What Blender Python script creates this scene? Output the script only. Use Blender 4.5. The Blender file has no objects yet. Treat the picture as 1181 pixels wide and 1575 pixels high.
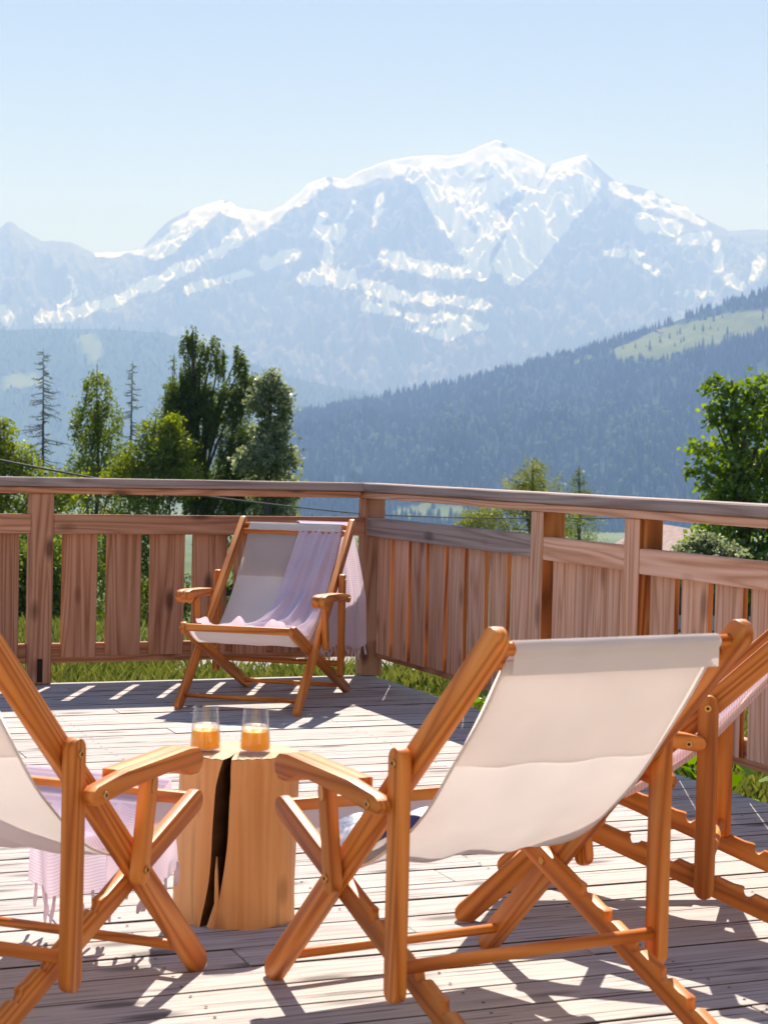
import bpy, bmesh, math, random
import numpy as np
from mathutils import Vector, Matrix
random.seed(7); RNG = np.random.default_rng(7)
scene = bpy.context.scene
COL = scene.collection
rad = math.radians

# ------------------------------------------------------------------ camera
HEAD, PITCH, ROLL = 0.38618, -0.02871, -0.02252       # heading from +Y towards +X, pitch, roll
EYE = Vector((-3.38353, -8.56615, 1.11691)); FPX = 2745.8; PW, PH = 1181, 1575
c_f = Vector((math.sin(HEAD)*math.cos(PITCH), math.cos(HEAD)*math.cos(PITCH), math.sin(PITCH)))
c_r0 = Vector((math.cos(HEAD), -math.sin(HEAD), 0)); c_u0 = c_r0.cross(c_f)
c_r = math.cos(ROLL)*c_r0 - math.sin(ROLL)*c_u0; c_u = c_r.cross(c_f)
cam_d = bpy.data.cameras.new('camera'); cam = bpy.data.objects.new('camera', cam_d); COL.objects.link(cam)
cam.matrix_world = Matrix(((c_r.x, c_u.x, -c_f.x, EYE.x), (c_r.y, c_u.y, -c_f.y, EYE.y), (c_r.z, c_u.z, -c_f.z, EYE.z), (0, 0, 0, 1)))
cam_d.sensor_fit = 'VERTICAL'; cam_d.sensor_height = 36; cam_d.sensor_width = 27; cam_d.lens = FPX*36/PH
cam_d.clip_start = 0.1; cam_d.clip_end = 60000
cam_d.dof.use_dof = True; cam_d.dof.focus_distance = 6.6; cam_d.dof.aperture_fstop = 10
scene.camera = cam

# ------------------------------------------------------------------ sky, sun, exposure
SUN_AZ, SUN_EL = rad(25.7), rad(47)
w = bpy.data.worlds.new('World'); scene.world = w; w.use_nodes = True
nt = w.node_tree; nt.nodes.clear()
sky = nt.nodes.new('ShaderNodeTexSky'); sky.sky_type = 'NISHITA'; sky.sun_disc = False
sky.sun_elevation = SUN_EL; sky.sun_rotation = SUN_AZ; sky.altitude = 1200; sky.air_density = 1.0; sky.dust_density = 0.3; sky.ozone_density = 1.6
bg = nt.nodes.new('ShaderNodeBackground'); bg.inputs[1].default_value = 0.037
wo = nt.nodes.new('ShaderNodeOutputWorld'); nt.links.new(bg.outputs[0], wo.inputs[0])
# thin high cirrus: stretched noise over the whole sky
tc = nt.nodes.new('ShaderNodeTexCoord'); mp = nt.nodes.new('ShaderNodeMapping'); mp.inputs['Rotation'].default_value = (0.3, 0.5, 0.9); mp.inputs['Scale'].default_value = (1.2, 7, 5)
cn = nt.nodes.new('ShaderNodeTexNoise'); cn.inputs['Scale'].default_value = 1.6; cn.inputs['Detail'].default_value = 5; cn.inputs['Roughness'].default_value = 0.5
cr = nt.nodes.new('ShaderNodeMapRange'); cr.inputs[1].default_value = 0.5; cr.inputs[2].default_value = 0.85; cr.inputs[3].default_value = 0.0; cr.inputs[4].default_value = 0.22
mx = nt.nodes.new('ShaderNodeMixRGB'); mx.inputs[2].default_value = (9.5, 9.8, 10.2, 1)
nt.links.new(tc.outputs['Generated'], mp.inputs[0]); nt.links.new(mp.outputs[0], cn.inputs['Vector']); nt.links.new(cn.outputs[0], cr.inputs[0])
nt.links.new(cr.outputs[0], mx.inputs[0]); nt.links.new(sky.outputs[0], mx.inputs[1]); wb = nt.nodes.new('ShaderNodeMixRGB'); wb.blend_type = 'MULTIPLY'; wb.inputs[0].default_value = 1; wb.inputs[2].default_value = (1.0, .92, .92, 1); nt.links.new(mx.outputs[0], wb.inputs[1]); nt.links.new(wb.outputs[0], bg.inputs[0])
sd = bpy.data.lights.new('sun', 'SUN'); sd.energy = 5.0; sd.angle = rad(0.53); sd.color = (0.86, 0.84, 1.0)
sun = bpy.data.objects.new('sun', sd); COL.objects.link(sun)
sv = Vector((math.sin(SUN_AZ)*math.cos(SUN_EL), math.cos(SUN_AZ)*math.cos(SUN_EL), math.sin(SUN_EL)))
sun.rotation_euler = sv.to_track_quat('Z', 'Y').to_euler(); sun.location = (0, 0, 30)
scene.view_settings.view_transform = 'Standard'; scene.view_settings.look = 'None'; scene.view_settings.gamma = 1
scene.view_settings.exposure = 1.35; scene.view_settings.use_curve_mapping = False
scene.cycles.use_denoising = True; scene.cycles.volume_bounces = 1; scene.cycles.max_bounces = 10; scene.cycles.transparent_max_bounces = 12

# ------------------------------------------------------------------ helpers
def at(px, py, D):
    """world point seen at photo pixel (px, py), D metres ahead (along the horizontal heading)"""
    px, py, D = float(px), float(py), float(D)
    d = c_f + (px-PW/2)/FPX*c_r - (py-PH/2)/FPX*c_u
    h = Vector((math.sin(HEAD), math.cos(HEAD), 0))
    return EYE + d*(D/d.dot(h))
def at_np(px, py, D):
    px = np.asarray(px, float); py = np.asarray(py, float); D = np.asarray(D, float)
    f, r, u = np.array(c_f), np.array(c_r), np.array(c_u)
    d = f[None] + ((px-PW/2)/FPX)[:, None]*r - ((py-PH/2)/FPX)[:, None]*u
    h = np.array([math.sin(HEAD), math.cos(HEAD), 0])
    return np.array(EYE)[None] + d*(D/(d@h))[:, None]
def proj_np(X):
    d = X-np.array(EYE)[None]; z = d@np.array(c_f)
    return PW/2+FPX*(d@np.array(c_r))/z, PH/2-FPX*(d@np.array(c_u))/z

def tag(o, label=None, cat=None, group=None, kind=None):
    if label: o['label'] = label
    if cat: o['category'] = cat
    if group: o['group'] = group
    if kind: o['kind'] = kind
    return o
def link(name, me, mat=None, parent=None):
    o = bpy.data.objects.new(name, me); COL.objects.link(o)
    if mat:
        for m in (mat if isinstance(mat, (list, tuple)) else [mat]): me.materials.append(m)
    if parent: o.parent = parent
    return o
def empty(name, loc=(0, 0, 0), rz=0):
    o = bpy.data.objects.new(name, None); o.empty_display_size = 0.1; COL.objects.link(o); o.location = loc; o.rotation_euler = (0, 0, rz); return o
def np_mesh(name, V, F, smooth=False, mat_idx=None):
    """V (n,3) and F (m,k) arrays -> mesh"""
    V = np.asarray(V, np.float32); F = np.asarray(F, np.int32); k = F.shape[1]
    me = bpy.data.meshes.new(name); me.vertices.add(len(V)); me.vertices.foreach_set('co', V.ravel())
    me.loops.add(F.size); me.loops.foreach_set('vertex_index', F.ravel())
    me.polygons.add(len(F)); me.polygons.foreach_set('loop_start', np.arange(0, F.size, k, dtype=np.int32)); me.polygons.foreach_set('loop_total', np.full(len(F), k, np.int32))
    if smooth: me.polygons.foreach_set('use_smooth', np.ones(len(F), bool))
    if mat_idx is not None: me.polygons.foreach_set('material_index', np.asarray(mat_idx, np.int32))
    me.update(calc_edges=True); return me
def bm_mesh(bm, name, smooth=False, angle=None):
    me = bpy.data.meshes.new(name); bm.normal_update(); bm.to_mesh(me); bm.free()
    if smooth:
        me.polygons.foreach_set('use_smooth', [True]*len(me.polygons))
        if angle: me.set_sharp_from_angle(angle=rad(angle))
    return me
def point_attr(me, name, vals):
    a = me.attributes.new(name, 'FLOAT', 'POINT'); a.data.foreach_set('value', np.asarray(vals, np.float32))
def box_bm(x0, x1, y0, y1, z0, z1, bev=0.0, seg=1, bm=None):
    b = bm or bmesh.new(); n0 = len(b.verts)
    r = bmesh.ops.create_cube(b, size=1)
    for v in r['verts']:
        v.co = Vector((x0+(v.co.x+.5)*(x1-x0), y0+(v.co.y+.5)*(y1-y0), z0+(v.co.z+.5)*(z1-z0)))
    if bev:
        es = list({e for v in r['verts'] for e in v.link_edges})
        bmesh.ops.bevel(b, geom=es, offset=bev, segments=seg, affect='EDGES', profile=.6)
    return b
def extrude_outline(pts, th, bev=0.004, seg=2):
    """2D outline (x,z) extruded to thickness th along y, edges rounded"""
    b = bmesh.new(); n = len(pts)
    A = [b.verts.new((p[0], -th/2, p[1])) for p in pts]; B = [b.verts.new((p[0], th/2, p[1])) for p in pts]
    f0 = b.faces.new(A); f1 = b.faces.new(B[::-1])
    for i in range(n): b.faces.new((A[(i+1) % n], A[i], B[i], B[(i+1) % n]))
    bmesh.ops.recalc_face_normals(b, faces=b.faces)
    if bev:
        es = [e for e in b.edges if (e in f0.edges) or (e in f1.edges)]
        bmesh.ops.bevel(b, geom=es, offset=bev, segments=seg, affect='EDGES', profile=.6, clamp_overlap=True)
    return b
def tube_np(path, radii, n=8, cap=True):
    """tapered tube along a path -> V, F(quads) ; ends closed by shrinking"""
    path = [Vector([float(q) for q in p]) for p in path]; radii = [float(q) for q in radii]; V = []; F = []
    up = Vector((0.13, 0.31, 0.94)); m = len(path)
    for i, p in enumerate(path):
        t = (path[min(i+1, m-1)]-path[max(i-1, 0)]).normalized()
        a = t.cross(up)
        if a.length < 1e-3: a = t.cross(Vector((1, 0, 0)))
        a.normalize(); c = t.cross(a)
        for k in range(n):
            an = 2*math.pi*k/n; V.append(p+radii[i]*(math.cos(an)*a+math.sin(an)*c))
    for i in range(m-1):
        for k in range(n): F.append((i*n+k, i*n+(k+1) % n, (i+1)*n+(k+1) % n, (i+1)*n+k))
    if cap:
        for i in (0, m-1):
            c0 = len(V); V.append(path[i])
            for k in range(n): F.append((i*n+k, i*n+(k+1) % n, c0, c0))
    return [tuple(v) for v in V], F
class Geo:
    def __init__(s): s.V = []; s.F = []
    def add(s, V, F):
        o = len(s.V); s.V.extend(V); s.F.extend([tuple(i+o for i in f) for f in F])
    def tube(s, path, radii, n=8, cap=True): s.add(*tube_np(path, radii, n, cap))
    def mesh(s, name, smooth=True):
        me = bpy.data.meshes.new(name); F = [f if len(set(f)) == len(f) else tuple(dict.fromkeys(f)) for f in s.F]
        me.from_pydata(s.V, [], F); me.update()
        if smooth: me.polygons.foreach_set('use_smooth', [True]*len(me.polygons))
        return me

# ------------------------------------------------------------------ materials
def new_mat(name):
    m = bpy.data.materials.new(name); m.use_nodes = True; t = m.node_tree; t.nodes.clear()
    o = t.nodes.new('ShaderNodeOutputMaterial'); return m, t, o
def N(t, typ, **kw):
    n = t.nodes.new(typ)
    for k, v in kw.items():
        if k.startswith('i_'):
            key = k[2:]; key = int(key) if key.isdigit() else key.replace('_', ' ')
            n.inputs[key].default_value = v
        else: setattr(n, k, v)
    return n
def ramp(t, stops):
    r = t.nodes.new('ShaderNodeValToRGB'); e = r.color_ramp.elements
    while len(e) > 1: e.remove(e[-1])
    e[0].position = stops[0][0]; e[0].color = (*stops[0][1], 1)
    for p, c in stops[1:]:
        x = e.new(p); x.color = (*c, 1)
    return r
def wood(name, dark, mid, light, grain=(1.5, 28, 28), rough=.55, rnd=.25, knots=0.0, crack=0.0, spec=.3, bump=.25, rings=0.5, coord='Object', knot_scale=(3.0, 8, 8)):
    m, t, o = new_mat(name); L = t.links.new
    tc = N(t, 'ShaderNodeTexCoord'); oi = N(t, 'ShaderNodeObjectInfo')
    # every object looks into another place of the noise
    off = N(t, 'ShaderNodeVectorMath', operation='SCALE'); cmb = N(t, 'ShaderNodeCombineXYZ')
    L(oi.outputs['Random'], cmb.inputs[0]); L(oi.outputs['Random'], cmb.inputs[1]); L(oi.outputs['Random'], cmb.inputs[2]); L(cmb.outputs[0], off.inputs[0]); off.inputs['Scale'].default_value = 37.0
    ad = N(t, 'ShaderNodeVectorMath', operation='ADD'); L(tc.outputs[coord], ad.inputs[0]); L(off.outputs[0], ad.inputs[1])
    mp = N(t, 'ShaderNodeMapping'); mp.inputs['Scale'].default_value = grain; L(ad.outputs[0], mp.inputs[0])
    n1 = N(t, 'ShaderNodeTexNoise', i_Scale=1.0, i_Detail=6.0, i_Roughness=.62, i_Distortion=.4); L(mp.outputs[0], n1.inputs['Vector'])
    # broad cathedral rings
    mp2 = N(t, 'ShaderNodeMapping'); mp2.inputs['Scale'].default_value = (grain[0]*.35, grain[1]*.28, grain[2]*.28); L(ad.outputs[0], mp2.inputs[0])
    n2 = N(t, 'ShaderNodeTexNoise', i_Scale=1.0, i_Detail=1.0, i_Distortion=.3); L(mp2.outputs[0], n2.inputs['Vector'])
    ml = N(t, 'ShaderNodeMath', operation='MULTIPLY', i_1=17.0); L(n2.outputs[0], ml.inputs[0])
    fr = N(t, 'ShaderNodeMath', operation='PINGPONG', i_1=1.0); L(ml.outputs[0], fr.inputs[0])
    mixf = N(t, 'ShaderNodeMix'); mixf.data_type = 'FLOAT'; mixf.inputs[0].default_value = rings
    L(n1.outputs[0], mixf.inputs[2]); L(fr.outputs[0], mixf.inputs[3])
    rp = ramp(t, [(.22, dark), (.5, mid), (.8, light)]); L(mixf.outputs[0], rp.inputs[0])
    hsv = N(t, 'ShaderNodeHueSaturation'); L(rp.outputs[0], hsv.inputs['Color'])
    mr = N(t, 'ShaderNodeMapRange', i_3=1-rnd, i_4=1+rnd); L(oi.outputs['Random'], mr.inputs[0]); L(mr.outputs[0], hsv.inputs['Value'])
    col = hsv.outputs[0]
    if knots:
        mk = N(t, 'ShaderNodeMapping'); mk.inputs['Scale'].default_value = knot_scale; L(ad.outputs[0], mk.inputs[0])
        vo = N(t, 'ShaderNodeTexVoronoi', i_Scale=1.0, i_Randomness=1.0); L(mk.outputs[0], vo.inputs['Vector'])
        kr = N(t, 'ShaderNodeMapRange', i_1=.09, i_2=.24, i_3=knots, i_4=0.0); L(vo.outputs['Distance'], kr.inputs[0])
        mm = N(t, 'ShaderNodeMixRGB'); mm.inputs[2].default_value = (dark[0]*.3, dark[1]*.3, dark[2]*.3, 1); L(kr.outputs[0], mm.inputs[0]); L(col, mm.inputs[1]); col = mm.outputs[0]
    if crack:
        mc = N(t, 'ShaderNodeMapping'); mc.inputs['Scale'].default_value = (grain[0]*1.6, grain[1]*1.3, grain[2]*1.3); L(ad.outputs[0], mc.inputs[0])
        n3 = N(t, 'ShaderNodeTexNoise', i_Scale=1.0, i_Detail=3.0, i_Roughness=.5); L(mc.outputs[0], n3.inputs['Vector'])
        c3 = N(t, 'ShaderNodeMapRange', i_1=.605, i_2=.65, i_3=0.0, i_4=crack); L(n3.outputs[0], c3.inputs[0])
        mm = N(t, 'ShaderNodeMixRGB'); mm.inputs[2].default_value = (dark[0]*.35, dark[1]*.35, dark[2]*.38, 1); L(c3.outputs[0], mm.inputs[0]); L(col, mm.inputs[1]); col = mm.outputs[0]
    b = N(t, 'ShaderNodeBsdfPrincipled', i_Roughness=rough); b.inputs['Specular IOR Level'].default_value = spec; L(col, b.inputs['Base Color'])
    bp = N(t, 'ShaderNodeBump', i_Strength=bump, i_Distance=.004); L(mixf.outputs[0], bp.inputs['Height']); L(bp.outputs[0], b.inputs['Normal'])
    L(b.outputs[0], o.inputs[0]); return m
def simple(name, col, rough=.6, spec=.4, metal=0.0, noise=0.0, nscale=20.0, bump=0.0):
    m, t, o = new_mat(name); L = t.links.new; b = N(t, 'ShaderNodeBsdfPrincipled', i_Roughness=rough, i_Metallic=metal); b.inputs['Specular IOR Level'].default_value = spec
    b.inputs['Base Color'].default_value = (*col, 1)
    if noise or bump:
        tc = N(t, 'ShaderNodeTexCoord'); n = N(t, 'ShaderNodeTexNoise', i_Scale=nscale, i_Detail=5.0); L(tc.outputs['Object'], n.inputs['Vector'])
        r = ramp(t, [(.3, tuple(c*(1-noise) for c in col)), (.7, tuple(min(1, c*(1+noise)) for c in col))]); L(n.outputs[0], r.inputs[0]); L(r.outputs[0], b.inputs['Base Color'])
        if bump:
            bp = N(t, 'ShaderNodeBump', i_Strength=bump, i_Distance=.02); L(n.outputs[0], bp.inputs['Height']); L(bp.outputs[0], b.inputs['Normal'])
    L(b.outputs[0], o.inputs[0]); return m
def cloth(name, c1, c2=None, stripe=0.0, transl=.45, weave=900.0):
    """woven cloth: light passes through; optional fine cross stripes by UV"""
    m, t, o = new_mat(name); L = t.links.new
    tc = N(t, 'ShaderNodeTexCoord'); n = N(t, 'ShaderNodeTexNoise', i_Scale=7.0, i_Detail=4.0); L(tc.outputs['Object'], n.inputs['Vector'])
    wv = N(t, 'ShaderNodeTexNoise', i_Scale=weave, i_Detail=1.0); L(tc.outputs['Object'], wv.inputs['Vector'])
    r = ramp(t, [(.3, tuple(c*.93 for c in c1)), (.7, c1)]); L(n.outputs[0], r.inputs[0]); col = r.outputs[0]
    if stripe:
        sx = N(t, 'ShaderNodeSeparateXYZ'); L(tc.outputs['UV'], sx.inputs[0])
        a = N(t, 'ShaderNodeMath', operation='MULTIPLY', i_1=stripe); L(sx.outputs[1], a.inputs[0])
        s = N(t, 'ShaderNodeMath', operation='PINGPONG', i_1=.5); L(a.outputs[0], s.inputs[0])
        k = N(t, 'ShaderNodeMapRange', i_1=.17, i_2=.33); L(s.outputs[0], k.inputs[0])
        mm = N(t, 'ShaderNodeMixRGB'); mm.inputs[2].default_value = (*c2, 1); L(k.outputs[0], mm.inputs[0]); L(col, mm.inputs[1]); col = mm.outputs[0]
    d = N(t, 'ShaderNodeBsdfDiffuse', i_Roughness=.6); tr = N(t, 'ShaderNodeBsdfTranslucent'); mix = N(t, 'ShaderNodeMixShader'); mix.inputs[0].default_value = transl
    L(col, d.inputs[0]); L(col, tr.inputs[0]); L(d.outputs[0], mix.inputs[1]); L(tr.outputs[0], mix.inputs[2])
    bp = N(t, 'ShaderNodeBump', i_Strength=.25, i_Distance=.001); L(wv.outputs[0], bp.inputs['Height']); L(bp.outputs[0], d.inputs['Normal'])
    L(mix.outputs[0], o.inputs[0]); return m
def leaf_mat(name, c1, c2, transl=.5, gloss=.03):
    m, t, o = new_mat(name); L = t.links.new
    at_ = N(t, 'ShaderNodeAttribute', attribute_name='tint')
    r = ramp(t, [(0, c1), (1, c2)]); L(at_.outputs['Fac'], r.inputs[0])
    d = N(t, 'ShaderNodeBsdfDiffuse'); tr = N(t, 'ShaderNodeBsdfTranslucent'); g = N(t, 'ShaderNodeBsdfGlossy', i_Roughness=.35); g.inputs[0].default_value = (.8, .9, .8, 1)
    hs = N(t, 'ShaderNodeHueSaturation', i_Hue=.485, i_Saturation=1.15, i_Value=1.5); L(r.outputs[0], hs.inputs['Color'])
    L(r.outputs[0], d.inputs[0]); L(hs.outputs[0], tr.inputs[0])
    mx = N(t, 'ShaderNodeMixShader'); mx.inputs[0].default_value = transl; L(d.outputs[0], mx.inputs[1]); L(tr.outputs[0], mx.inputs[2])
    m2 = N(t, 'ShaderNodeMixShader'); m2.inputs[0].default_value = gloss; L(mx.outputs[0], m2.inputs[1]); L(g.outputs[0], m2.inputs[2]); L(m2.outputs[0], o.inputs[0]); return m

M = {}
M['deck'] = wood('weathered_deck', (.25, .228, .215), (.43, .395, .372), (.54, .505, .48), grain=(1.6, 60, 60), rough=.75, rnd=.08, knots=.8, crack=.85, spec=.2, bump=.35, rings=.2, knot_scale=(2.6, 9, 9))
M['rail'] = wood('weathered_larch', (.26, .105, .052), (.50, .24, .135), (.60, .335, .215), grain=(1.6, 40, 40), rough=.7, rnd=.16, knots=.8, spec=.2, bump=.4, rings=.35, knot_scale=(3.2, 8, 8))
M['railgrey'] = wood('grey_larch', (.19, .135, .12), (.35, .27, .245), (.46, .38, .355), grain=(1.2, 40, 40), rough=.75, rnd=.12, knots=.6, spec=.2, bump=.35, rings=.3)
M['railpale'] = wood('pale_larch', (.42, .195, .105), (.64, .365, .245), (.74, .47, .35), grain=(1.4, 40, 40), rough=.75, rnd=.12, knots=.6, spec=.2, bump=.4, rings=.4)
M['railorange'] = wood('fresh_larch', (.22, .062, .014), (.46, .155, .035), (.56, .23, .07), grain=(1.4, 24, 24), rough=.6, rnd=.1, spec=.25, rings=.6)
M['chair'] = wood('oiled_hardwood', (.32, .08, .010), (.57, .18, .026), (.68, .265, .052), grain=(1.5, 46, 46), rough=.45, rnd=.16, spec=.3, bump=.2, rings=.45)
M['log'] = wood('peeled_log', (.58, .22, .055), (.72, .345, .115), (.77, .43, .175), grain=(30, 30, 1.0), rough=.55, rnd=0, knots=.45, crack=.3, spec=.3, bump=.25, rings=.1, knot_scale=(9, 9, 5))
M['logdark'] = simple('shaded_split_face', (.10, .045, .018), .85, .15, noise=.4, nscale=25)  # dark brown split wood, deepened to stand in for the crack's shade
M['logtop'] = wood('log_end_grain', (.45, .28, .15), (.60, .40, .24), (.68, .49, .33), grain=(9, 9, 9), rough=.7, rnd=0, spec=.2, rings=.3)
M['canvas'] = cloth('cream_canvas', (.78, .73, .70), transl=.22)
M['flap'] = cloth('thin_canvas', (.86, .80, .765), transl=.86)
M['towel'] = cloth('lavender_towel', (.85, .77, .85), (.69, .59, .74), stripe=110.0, transl=.35)
M['towelp'] = cloth('pink_towel', (.86, .75, .79), (.70, .53, .62), stripe=110.0, transl=.35)
M['gapshade'] = simple('board_gap_shade', (.07, .058, .05), .9, .1, noise=.3, nscale=12)  # dark board sides paint in the shade of the deck gaps
M['brass'] = simple('brass', (.65, .42, .14), .35, .5, 1.0)
M['dark'] = simple('dark_slot', (.02, .015, .012), .9)
M['bark'] = simple('bark', (.10, .085, .07), .9, .1, noise=.5, nscale=9, bump=.5)
M['deadwood'] = simple('dead_wood', (.06, .05, .045), .9, .1, noise=.4, nscale=9)

# ------------------------------------------------------------------ far terrain
def interp(x, pts):
    p = np.array(pts, float); return np.interp(x, p[:, 0], p[:, 1])
def vnoise(x, y, seed=0):
    """smooth value noise on arrays"""
    xi = np.floor(x).astype(np.int64); yi = np.floor(y).astype(np.int64); xf = x-xi; yf = y-yi
    def h(a, b):
        n = (a*374761393+b*668265263+seed*974634777) & 0x7fffffff; n = ((n ^ (n >> 13))*1274126177) & 0x7fffffff
        return ((n ^ (n >> 16)) & 0xffff)/65535.0
    u = xf*xf*(3-2*xf); v = yf*yf*(3-2*yf)
    return (h(xi, yi)*(1-u)+h(xi+1, yi)*u)*(1-v)+(h(xi, yi+1)*(1-u)+h(xi+1, yi+1)*u)*v
def fbm(x, y, o=5, seed=0, ridged=False):
    s = 0; a = .5; f = 1.0
    for i in range(o):
        n = vnoise(x*f, y*f, seed+i*17); n = 1-abs(2*n-1) if ridged else n
        s = s+a*n; a *= .5; f *= 2.03
    return s
def grid_faces(nc, nr):
    i = np.arange(nc-1)[:, None]*nr+np.arange(nr-1)[None]; i = i.ravel(); return np.stack([i, i+nr, i+nr+1, i+1], 1)

def ground_z(s):
    return np.interp(s, [-60, 13.5, 16, 45, 120, 500, 1600, 3000, 16000], [-.35, -.35, -.5, -3.3, -9, -34, -78, -92, -120])
def gpos(s, lat):
    h = np.array([math.sin(HEAD), math.cos(HEAD)]); r = np.array([math.cos(HEAD), -math.sin(HEAD)])
    return np.array([EYE.x, EYE.y])[None]+np.asarray(s)[:, None]*h+np.asarray(lat)[:, None]*r
# ground sheet
ss = np.concatenate([np.linspace(-60, 12, 19), np.linspace(13, 60, 40), np.geomspace(64, 16000, 60)])
ll = np.concatenate([-np.geomspace(9000, 12, 34), np.linspace(-11, 11, 23), np.geomspace(12, 9000, 34)])
S, Lt = np.meshgrid(ss, ll, indexing='ij'); xy = gpos(S.ravel(), Lt.ravel())
gz = ground_z(S.ravel())+np.where(S.ravel() > 15, (fbm(xy[:, 0]/9, xy[:, 1]/9, 3, 5)-.5)*np.clip((S.ravel()-15)/30, 0, 1)*.9, 0)
m, t, o = new_mat('meadow_ground'); L = t.links.new
tc = N(t, 'ShaderNodeTexCoord'); n1 = N(t, 'ShaderNodeTexNoise', i_Scale=.9, i_Detail=8.0, i_Roughness=.65); L(tc.outputs['Object'], n1.inputs['Vector'])
n2 = N(t, 'ShaderNodeTexNoise', i_Scale=.004, i_Detail=6.0); L(tc.outputs['Object'], n2.inputs['Vector'])
r1 = ramp(t, [(.3, (.045, .075, .012)), (.55, (.085, .14, .022)), (.75, (.14, .17, .04))]); L(n1.outputs[0], r1.inputs[0])
r2 = ramp(t, [(.42, (.03, .05, .02)), (.5, (.09, .13, .03)), (.62, (.16, .18, .06))]); L(n2.outputs[0], r2.inputs[0])
mg = N(t, 'ShaderNodeMixRGB', i_0=.5); L(r1.outputs[0], mg.inputs[1]); L(r2.outputs[0], mg.inputs[2])
b = N(t, 'ShaderNodeBsdfPrincipled', i_Roughness=.9); b.inputs['Specular IOR Level'].default_value = .1; L(mg.outputs[0], b.inputs['Base Color']); L(b.outputs[0], o.inputs[0]); M['meadow'] = m
me = np_mesh('ground', np.c_[xy, gz], grid_faces(len(ss), len(ll))[:, ::-1], True)
tag(link('ground', me, M['meadow']), kind='structure')

def terrain(name, mat, px, ts, pt, D_of, py_of, attr=None, post=None):
    """terrain built as columns (bearing) x rows (distance)"""
    PX, T = np.meshgrid(px, ts, indexing='ij'); D = D_of(PX, T); Z = py_of(PX, T)
    base = at_np(PX.ravel(), np.full(PX.size, 700.0), D.ravel())
    V = np.c_[base[:, :2], Z.ravel()]
    me = np_mesh(name, V, grid_faces(len(px), len(ts)), True)
    return me, V, PX, T
def z_at(px, py, D):
    return at_np(np.ravel(px), np.ravel(py), np.ravel(D))[:, 2].reshape(np.shape(px))

# --- snow massif
SKY = [(-900, 420), (-500, 380), (-200, 400), (-60, 362), (-15, 358), (4, 343), (12, 343), (30, 352), (60, 372), (85, 374), (112, 374), (140, 389), (180, 388), (215, 380), (232, 360), (250, 342), (285, 322), (330, 308), (345, 309), (358, 320), (405, 328), (425, 318), (450, 298), (466, 282), (492, 271), (503, 272), (520, 276), (545, 262), (590, 246), (620, 240), (660, 240), (700, 238), (725, 226), (752, 215), (768, 222), (775, 230), (800, 238), (830, 255), (850, 248), (870, 242), (888, 237), (905, 252), (925, 270), (940, 282), (960, 284), (985, 291), (1020, 308), (1050, 322), (1080, 340), (1110, 355), (1150, 352), (1181, 354), (1230, 362), (1300, 350), (1500, 390), (1900, 430), (2300, 420)]
pxm = np.concatenate([np.arange(-900, -40, 16), np.arange(-40, 1230, 2.6), np.arange(1230, 2300, 16)])
tm = np.concatenate([np.linspace(0, 1, 190), [1.03, 1.08, 1.2]])
PXm, Tm = np.meshgrid(pxm, tm, indexing='ij')
Dm = 8200+3800*Tm
skyp = interp(PXm, SKY)+(fbm(PXm/14, PXm*0+3, 4, 9)-.5)*9*(PXm < 230)+(fbm(PXm/20, PXm*0+8, 4, 11)-.5)*4
zr = z_at(PXm, skyp, np.full(PXm.shape, 12000.0)); zb = z_at(PXm, np.full(PXm.shape, 668.0), np.full(PXm.shape, 8200.0))
tt = np.clip(Tm, 0, 1); prof = .55*tt+.45*tt**2.2
Zm = zb+(zr-zb)*prof
SP = [  # spurs: list of (px, t, width px, height m)
 [(495, .98, 26, 0), (440, .86, 30, 130), (380, .74, 34, 160), (300, .6, 40, 150), (180, .45, 50, 120), (40, .35, 60, 90)],
 [(625, .95, 22, 60), (640, .8, 30, 170), (625, .65, 40, 190), (600, .5, 50, 150), (560, .3, 60, 110)],
 [(888, .99, 16, 0), (850, .85, 24, 150), (815, .72, 28, 190), (770, .58, 34, 190), (740, .45, 40, 140)],
 [(890, .98, 16, 0), (925, .82, 26, 120), (950, .66, 34, 190), (985, .5, 44, 210), (1020, .3, 60, 140)],
 [(335, .98, 14, 0), (300, .84, 24, 110), (250, .7, 34, 130), (170, .55, 40, 110)],
 [(760, .97, 14, 0), (745, .85, 20, 70), (715, .72, 28, 90)],
 [(1110, .97, 20, 40), (1120, .8, 30, 120), (1150, .6, 40, 150)],
 [(60, .95, 20, 40), (70, .75, 30, 120), (20, .55, 40, 120)]]
for sp in SP:
    sp = np.array(sp, float); tg = Tm
    o_ = np.argsort(sp[:, 1]); c = np.interp(tg, sp[o_, 1], sp[o_, 0]); wd = np.interp(tg, sp[o_, 1], sp[o_, 2]); hh = np.interp(tg, sp[o_, 1], sp[o_, 3])
    inside = np.clip((tg-sp[:, 1].min()+.12)/.12, 0, 1)*np.clip((sp[:, 1].max()+.02-tg)/.05, 0, 1)
    c = c+(vnoise(tg*14, tg*0, 3)-.5)*30
    Zm += hh*np.exp(-np.abs((PXm-c)/wd)**1.3)*inside
rn = fbm(PXm/60+.7*Tm, Tm*9, 6, 21, True)-.5
Zm += rn*400*np.sin(np.pi*np.clip(tt, 0, 1))**.8*(1-.35*tt)
Zm += (fbm(PXm/24+2*Tm, Tm*20, 5, 29, True)-.5)*230*np.clip((1-tt)*6, 0, 1)
Zm += (fbm(PXm/9, Tm*55, 4, 33)-.5)*80*np.clip((1-tt)*8, 0, 1)
lim = zr*(Dm/12000)-20*(1-tt)                                   # nothing in front may top the skyline
Zm = np.where(Tm < 1, np.minimum(Zm, lim), zr-(Tm-1)*2600)
base = at_np(PXm.ravel(), np.full(PXm.size, 700.0), Dm.ravel()); Vm = np.c_[base[:, :2], Zm.ravel()]
me = np_mesh('mountain', Vm, grid_faces(len(pxm), len(tm)), True)
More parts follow.
